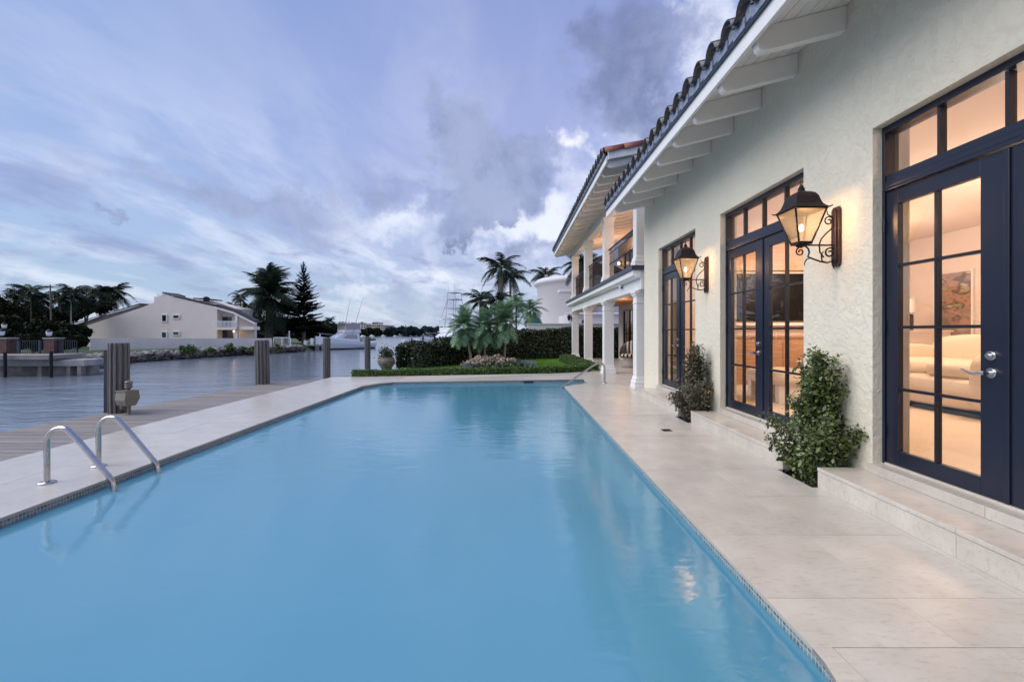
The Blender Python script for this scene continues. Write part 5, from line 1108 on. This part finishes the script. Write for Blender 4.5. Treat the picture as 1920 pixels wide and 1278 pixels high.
# date palm, tall palm and norfolk pine
far_palm(505, 556, 70, 5.2, 'large date palm with arching dark fronds beside the pale house', nf=34, r=.62, up=1.0, hang=.35, lw=.02, nleaf=40, ll=.22)
far_palm(505, 517, 72, 2.6, 'windblown fan crown rising above the date palm', nf=22, r=.3, up=.9, hang=1.2, wind=.8, lw=.05, ll=.34)
far_palm(451, 560, 74, 1.7, 'small palm crown above the pale house eave', nf=14, r=.12, up=.5); far_palm(436, 577, 72, 1.7, 'low palm behind the pale house eave', nf=12, r=.12); far_palm(462, 578, 70, 1.9, 'dark palm between house eave and date palm', nf=14, r=.12)
far_palm(470, 618, 64, 2.2, 'palm in front of the pale house balcony', nf=14, r=.12, m='leaf_palm')
def pine(px, ytop, Y, label):
    c = P(px, ytop, Y); z0 = -1.; h = c.z-z0; t = empty('norfolk_pine', (c.x, Y, z0), 0, label, 'pine tree'); MB().tube([(0, 0, 0), (.15, 0, h*.5), (0, 0, h)], [.32, .2, .03], 10).ob('trunk', 'trunk', t)
    mes = []
    for v in range(3):
        Q = []; 
        def rb(q): return np.array([q, 0, .10*q-.14*q*q+.16*q**4*1.0])
        for i in range(8): a, b = rb(i/8), rb((i+1)/8); w_ = .012; Q.append([a+[0, -w_, 0], a+[0, w_, 0], b+[0, w_, 0], b+[0, -w_, 0]])
        for i in range(30):
            q = .18+.82*i/30; c_ = rb(q)
            for s in (-1, 1):
                l_ = .24*(1-.55*q)*RNG.uniform(.7, 1.2); tip = c_+np.array([l_*.75, s*l_*.7, l_*.30]); w_ = np.array([.016, 0, .022]); Q.append([c_-w_, c_+w_, tip+w_*.7, tip-w_*.7]); tip2 = c_+np.array([l_*.5, s*l_*.3, l_*.5]); Q.append([c_-w_, c_+w_, tip2+w_*.6, tip2-w_*.6])
        mes.append(quadmesh('branch', np.array(Q), 'leaf_pine', RNG.random(len(Q))))
    rnd = random.Random(3); nw = 34
    for k in range(nw):
        q = k/nw; z = h*(.16+.83*q); L_ = h*(.235*(1-q)**.82+.02)*(1.06 if q < .6 else .94); nb = 7 if q < .85 else 5
        for j in range(nb):
            if rnd.random() < .10: continue
            o = link('branch', mes[(k+j) % 3], t, (0, 0, z+rnd.uniform(-.06, .06))); o.rotation_euler = (0, -(.03+.75*q**2)+rnd.uniform(-.12, .12), 2*math.pi*(j+.37*k)/nb+rnd.uniform(-.15, .15)); s = L_*rnd.uniform(.66, 1.14); o.scale = (s, s, s)
pine(569, 489, 72, 'tall Norfolk pine with tiered branches right of the date palm')
for px, yt, Y, rp, lb in ((480, 590, 78, 22, 'dark tree left of the date palm trunk'), (535, 592, 80, 24, 'dark tree between date palm and Norfolk pine'), (538, 562, 84, 16, 'leafy crown beside the Norfolk pine'), (572, 604, 78, 24, 'dark tree at the foot of the Norfolk pine'), (604, 604, 82, 22, 'dark tree left of the white boat'), (620, 610, 86, 16, 'rounded tree right behind the white boat cabin'), (512, 612, 76, 16, 'low dark tree behind the white gate')):
    bl(px, yt, Y, rp, lb, n=4200, size=.42, clumps=18)
far_palm(617, 604, 84, 1.7, 'small palm crown above the white boat', nf=12, r=.12)
# distant shore
def shore_row(name, px0, px1, n, Y, ytop, rp, m, label, jit=3):
    Cs = []
    for i in range(n):
        px = px0+(px1-px0)*(i+.5)/n; c = P(px, ytop+RNG.uniform(-jit, jit), Y); rad = rp/F*Y*RNG.uniform(.7, 1.3); k = 420
        off = RNG.normal(0, 1, (k, 3)); off /= np.linalg.norm(off, axis=1, keepdims=True); off *= RNG.random((k, 1))**.4*rad; p = off*np.array([1, .8, 1])+np.array([c.x, Y+RNG.uniform(-3, 3), c.z-rad*.8]); Cs.append(p); q = off.copy(); q[:, 2] = -abs(q[:, 2])*1.2; Cs.append(q+np.array([c.x, Y, c.z-rad*.8]))
    C = np.concatenate(Cs); C[:, 2] = np.maximum(C[:, 2], WZ+.1)
    tag(quads(name, leaves(C, rp/F*Y*.5, .7), m), label, 'tree line', kind='stuff')
shore_row('distant_mangroves', 728, 860, 40, 258, 614.5, 6.5, 'leaf_far', 'low bluish tree line on the far shore of the canal')
shore_row('distant_trees', 575, 735, 30, 250, 618.5, 6, 'leaf_dark', 'dark trees along the foot of the far apartment blocks', 5)
shore_row('distant_trees', 560, 690, 26, 290, 608, 8, 'leaf_dark', 'dark trees rising behind the white boat on the far shore', 4)
shore_row('distant_trees', -200, 580, 60, 150, 608, 20, 'leaf_dark', 'dense dark tree mass closing the bank behind the pale house', 6)
shore_row('distant_mangroves', 850, 1200, 60, 340, 618, 6, 'leaf_far', 'bluish tree line beyond the garden hedge')
tag(MB().box(-160, 200, 256, 420, WZ-1, WZ+.1).ob('far_shore', 'wet_rock'), 'low land of the far shore', kind='structure')
tag(MB().box(-3.3, 300, 24.6, 420, WZ-1, -.12).ob('right_bank', 'joint'), 'ground behind the garden wall', kind='structure')
# condos
cn = empty('apartment_building', (0, 0, 0), 0, 'row of cream apartment blocks with banded balconies on the far shore', 'building')
for x0, x1, yt, yb in ((658, 672, 608, 630), (672, 686, 606, 630), (686, 697, 608.5, 630), (697, 709, 603.5, 630), (709, 722, 609, 630), (722, 731, 609.5, 630)):
    a, b = P(x0, yb, 270), P(x1, yt, 270+(x0 % 3)); MB().box(a.x, b.x-.02, 270+(x0 % 3), 282, a.z, b.z).ob('wall', 'condo', cn)
    nf = 5; 
    for f in range(nf):
        z = a.z+(b.z-a.z)*(f+.3)/nf
        for k in range(3):
            xa = a.x+(b.x-a.x)*(k+.15)/3; MB().box(xa, xa+(b.x-a.x)*.2, 269.9+(x0 % 3), 270+(x0 % 3)+.01, z, z+(b.z-a.z)/nf*.5).ob('window', 'dark_glass', cn)
    me = MB()
    MB().box(a.x, b.x-.1, 269.2+(x0 % 3), 269.6+(x0 % 3), a.z+(b.z-a.z)*.2, a.z+(b.z-a.z)*.24).box(a.x, b.x-.1, 269.2+(x0 % 3), 269.6+(x0 % 3), a.z+(b.z-a.z)*.6, a.z+(b.z-a.z)*.64).ob('balcony', 'white_paint', cn)
c = P(760.5, 622, 300); r = empty('radio_mast', (c.x, 300, 0), 0, 'thin mast on the far shore right of the apartments', 'mast'); MB().tube([(0, 0, 0), (0, 0, P(0, 609, 300).z)], .25, 5).ob('mast_shaft', 'far_roof', r)

# ---------------------------------------------------------------- villa, garden wall, fence, lamp
gw = empty('garden_wall', (0, 0, 0), 0, 'smooth white garden wall behind the tall hedge', 'wall'); MB().box(.86, 12, 24.6, 24.85, -.1, 1.71).ob('wall_panel', 'villa_white', gw); MB().box(.80, 12.05, 24.56, 24.89, 1.712, 1.76).ob('wall_cap', 'villa_white', gw)
vl = empty('curved_villa', (0, 0, 0), 0, 'white villa with a rounded drum corner and flat flared roof edge behind the garden wall', 'villa')
V0 = P(1016, 621, 42); rD = 7.0; cx_, cy_ = V0.x+rD, 49.0
MB().lathe([(rD, -1), (rD, 6.0), (rD+.25, 6.15), (rD+.42, 6.3), (rD+.42, 6.5), (rD+.1, 6.75), (rD-.5, 6.85)], (cx_, cy_, 0), 72).ob('drum_wall', 'villa_white', vl)
MB().box(cx_, 30, 46.5, 60, -1, 5.9).ob('wall', 'villa_white', vl)
a = P(1047, 541, 41.9); MB().lathe([(rD+.3, 4.55), (rD+.5, 4.6), (rD+.5, 4.8), (rD+.0, 4.95)], (cx_, cy_, 0), 72).ob('band', 'villa_white', vl) if False else MB().box(a.x, a.x+4, 41.4, 42.6, 4.85, 5.15).ob('window_hood', 'villa_white', vl, bevel=.08)
low_ = P(1066, 592, 33); MB().box(low_.x, 16, 33, 40, -.5, P(0, 588, 33).z).ob('low_wing', 'villa_white', vl, bevel=.05); MB().box(low_.x-.25, 16, 32.7, 33.0, P(0, 590, 33).z, P(0, 586, 33).z).ob('ledge', 'villa_white', vl, bevel=.04)
for px in (1091, 1073):
    a = P(px, 606, 32.97); w_ = MB(); w_.prism([(a.x-.0, a.z-.1)]+[(a.x+.16+.16*math.cos(R(180-180*i/8)), a.z+.12+.16*math.sin(R(180-180*i/8))) for i in range(9)]+[(a.x+.32, a.z-.1)], 32.93, 32.99, 'y'); w_.ob('arched_window', 'dark_glass', vl)
um = empty('green_canopy', (P(1000, 0, 30).x, 30, 0), 0, 'dark green market umbrella left of the curved villa', 'umbrella'); MB().lathe([(.62, 1.85), (.35, 2.2), (.04, 2.5), (0, 2.55)], n=8).ob('canopy', 'awning_green', um); MB().tube([(0, 0, -.7), (0, 0, 2.4)], .03).ob('pole', 'dark_iron', um)
sl = P(968, 552, 38); r = empty('street_lamp', (sl.x-.35, 38, -.7), 0, 'cobra head street lamp right of the tall palms', 'street lamp'); hh = sl.z+.7
MB().tube([(0, 0, 0), (0, 0, hh-.4), (.1, 0, hh-.1), (.45, 0, hh)], .05, 8).ob('pole', 'far_roof', r); MB().sphere((.72, 0, hh+.02), .33, 1, .5, .38).ob('lamp_head', 'far_roof', r)
nf = empty('metal_fence', (0, 0, 0), 0, 'thin dark railing at the canal end of the tall hedge', 'fence')
for q in (0, .55): MB().box(-4.02+q*.5, -3.99+q*.5, 16.1+q, 16.13+q, -.02, .82).ob('post', 'dark_iron', nf)
fa, fb = Vector((-4.005, 16.12, .78)), Vector((-3.72, 16.66, .78)); MB().tube([fa, fb], .012, 6).ob('top_rail', 'dark_iron', nf); MB().tube([fa-Vector((0, 0, .25)), fb-Vector((0, 0, .25))], .01, 6).ob('mid_rail', 'dark_iron', nf); MB().tube([fa-Vector((0, 0, .5)), fb-Vector((0, 0, .5))], .01, 6).ob('bottom_rail', 'dark_iron', nf)
for px, yt, w_, Y, lb, m_ in ((757, 636, 9, 24, 'white square piling beyond the hedge end', 'boat_white'), (780, 634, 7, 30, 'farther white piling beyond the hedge', 'boat_white'), (772, 634.5, 2.6, 22, 'thin dark post rising behind the hedge end', 'dark_iron'), (815, 629, 3, 26, 'dark post with a fitting on top behind the hedge', 'dark_iron'), (850, 626, 3, 27, 'dark post near the sport boat', 'dark_iron')):
    a = P(px, yt, Y); ww = w_/F*Y/2; r = empty('marina_post', (a.x, Y, WZ-.5), 0, lb, 'post'); MB().box(-ww, ww, -ww, ww, 0, a.z-WZ+.5).ob('post_shaft', m_, r)

# ---------------------------------------------------------------- boats
def boat(loc, rz, s, label, tower=False, enclosed=True):
    """sport fishing boat, bow towards +X, 13 m long before scaling"""
    b = empty('sport_boat', loc, rz, label, 'boat'); b.scale = (s, s, s)
    st = [(-6, 1.9, .75, 1.25), (-4, 2.05, .75, 1.2), (-1.5, 2.15, .8, 1.3), (1, 2.1, .7, 1.65), (3.2, 1.7, .45, 2.0), (5, 1.0, .2, 2.3), (6.4, .18, .05, 2.5)]
    vs = []; n = 7
    for x, hb, ch_, sh in st:
        prof = [(0, -.5), (hb*ch_*.8, -.25), (hb*(.75+.1*ch_), .15), (hb*.98, sh*.6), (hb, sh), (hb*.9, sh+.03), (0, sh+.06)]
        vs += [(x, y, z) for y, z in prof]+[(x, -y, z) for y, z in prof]
    fs = []
    for i in range(len(st)-1):
        for k in range(n-1):
            a = i*2*n+k; fs.append((a, a+1, a+2*n+1, a+2*n)); a += n; fs.append((a+1, a, a+2*n, a+2*n+1))
    fs.append(tuple(range(n))); fs.append(tuple(range(n, 2*n))[::-1])
    MB().add(vs, fs, False).ob('hull', 'boat_white', b); MB().box(-6.02, 5.2, -1.96, 1.96, -.05, .1).ob('boot_stripe', 'cushion_dark', b).scale = (.94, .97, 1)
    # deckhouse, raked front
    MB().add([(-2.2, -1.7, 1.3), (3.6, -1.2, 1.9), (3.6, 1.2, 1.9), (-2.2, 1.7, 1.3), (-2.2, -1.5, 3.1), (1.0, -1.3, 3.1), (1.0, 1.3, 3.1), (-2.2, 1.5, 3.1)], [(0, 1, 5, 4), (1, 2, 6, 5), (2, 3, 7, 6), (3, 0, 4, 7), (4, 5, 6, 7)]).ob('deckhouse', 'boat_white', b, bevel=.12)
    for sy in (-1, 1): MB().add([(-1.7, sy*1.665, 1.95), (1.5, sy*1.53, 2.15), (.5, sy*1.42, 2.75), (-1.5, sy*1.575, 2.75)], [(0, 1, 2, 3)]).ob('side_window', 'boat_grey', b)
    MB().box(-2.6, 1.2, -1.6, 1.6, 3.11, 3.2).box(-2.5, -2.35, -1.5, 1.5, 3.2, 3.8).box(.9, 1.0, -1.3, 1.3, 3.2, 3.8).box(-2.3, .9, -1.5, -1.42, 3.2, 3.8).box(-2.3, .9, 1.42, 1.5, 3.2, 3.8).ob('flybridge', 'boat_white', b, bevel=.03)
    if enclosed: MB().box(-2.3, .8, -1.38, 1.38, 3.81, 4.95).ob('bridge_curtain', 'boat_grey', b)
    MB().box(-2.7, 1.3, -1.6, 1.6, 4.96, 5.08).ob('hardtop', 'boat_white', b, bevel=.03)
    for x in (-2.4, .9):
        for y in (-1.4, 1.4): MB().tube([(x, y, 3.2), (x, y, 4.96)], .04, 6).ob('stanchion', 'boat_white', b)
    for y, k in ((-1.7, -1), (1.7, 1)): MB().tube([(-.5, y, 2.9), (-1.6, y*1.15, 7), (-2.6, y*1.35, 10.5)], [.06, .045, .015], 6).ob('outrigger', 'concrete', b)
    MB().lathe([(.3, 5.1), (.38, 5.2), (.3, 5.4), (.05, 5.5)], (-.6, 0, 0), 12).ob('radar_dome', 'boat_white', b)
    for x in (-.1, .6): MB().tube([(x, -.9, 5.08), (x, -.9, 6.6)], .02, 5).ob('antenna', 'boat_white', b)
    MB().tube([(5.9, 0, 3.1), (4, 1.2, 2.9), (1.8, 1.9, 2.6)], .03, 6).tube([(5.9, 0, 3.1), (4, -1.2, 2.9), (1.8, -1.9, 2.6)], .03, 6).ob('bow_rail', 'steel', b)
    MB().box(-4.6, -4.0, -.3, .3, 1.2, 2.1).ob('fighting_chair', 'boat_grey', b)
    if tower:
        for x, x2 in ((-2.3, -1.6), (.8, -.1)):
            for y in (-1.3, 1.3): MB().tube([(x, y, 5.05), (x2, y*.55, 7.9)], .04, 6).ob('tower_leg', 'concrete', b)
        MB().box(-1.9, .1, -.9, .9, 6.6, 6.68).box(-1.8, 0, -.8, .8, 7.9, 7.98).box(-1.7, -.1, -.75, .75, 8.9, 8.97).ob('tower_platform', 'concrete', b)
        for x in (-1.7, -.1):
            for y in (-.7, .7): MB().tube([(x, y, 7.9), (x, y, 8.9)], .03, 5).ob('tower_post', 'concrete', b)
        MB().tube([(-.9, 0, 8.9), (-.9, 0, 10.3)], .03, 5).ob('antenna', 'concrete', b)
    return b
c = P(648, 654, 73); boat((c.x, 73, WZ+.08), R(-128), .80, 'white sport fishing boat with enclosed grey bridge moored at the opposite bank')
c = P(846, 648, 56); boat((c.x, 56, WZ+.1), R(-118), .84, 'white sport fishing boat with a tall tuna tower behind the hedge', True, False)
# small docks near the first boat
sdk = empty('small_dock', (0, 0, 0), 0, 'pale low dock on dark piles left of the white boat', 'dock')
pbox(MB(), 556, 602, 645.5, 648.5, 68, 71).ob('deck_board', 'concrete', sdk)
for px in (560, 574, 588, 600): pbox(MB(), px-1, px+1, 648.7, 660, 68.2, 68.4).ob('pile_shaft', 'cushion_dark', sdk)
pbox(MB(), 548, 606, 649, 659, 70, 71).ob('painted_shade_slab', 'wet_rock', sdk)  # added dark slab standing in for the shade under the dock
for px, yt, yb, wd, lb in ((542.5, 620, 650, 1.6, 'tall thin white pole beside the white gate'), (585, 634, 646, 4, 'short white post on the small dock'), (600, 626, 646, 1.4, 'white lamp pole on the small dock'), (573, 638, 646, 5, 'white box on the small dock')):
    a = P(px, yb, 67.5); r = empty('white_post', (a.x, 67.5, a.z), 0, lb, 'post'); ww = wd/F*67.5/2; MB().box(-ww, ww, -ww, ww, 0, P(0, yt, 67.5).z-a.z).ob('post_shaft', 'boat_white', r)
for k, (px, py, Y) in enumerate(((697, 628.5, 240), (718, 628.5, 240), (741, 629.5, 245), (680, 629, 238))):
    c = P(px, py, Y); r = empty('motor_boat', (c.x, Y, c.z-.4), R(20*k), ['tiny white boat below the tallest apartment block', 'tiny white boat below the right apartment block', 'tiny white boat at the start of the far tree line', 'tiny white boat just right of the large white boat'][k], 'boat'); r.scale = (.55, .55, .55); MB().prism([(-2, -.6), (2, -.5), (3, .5), (-2, .4)], -1, 1, 'y').ob('hull', 'boat_white', r); MB().box(-1, 1, -.8, .8, .41, 1.3).ob('cabin', 'boat_white', r)
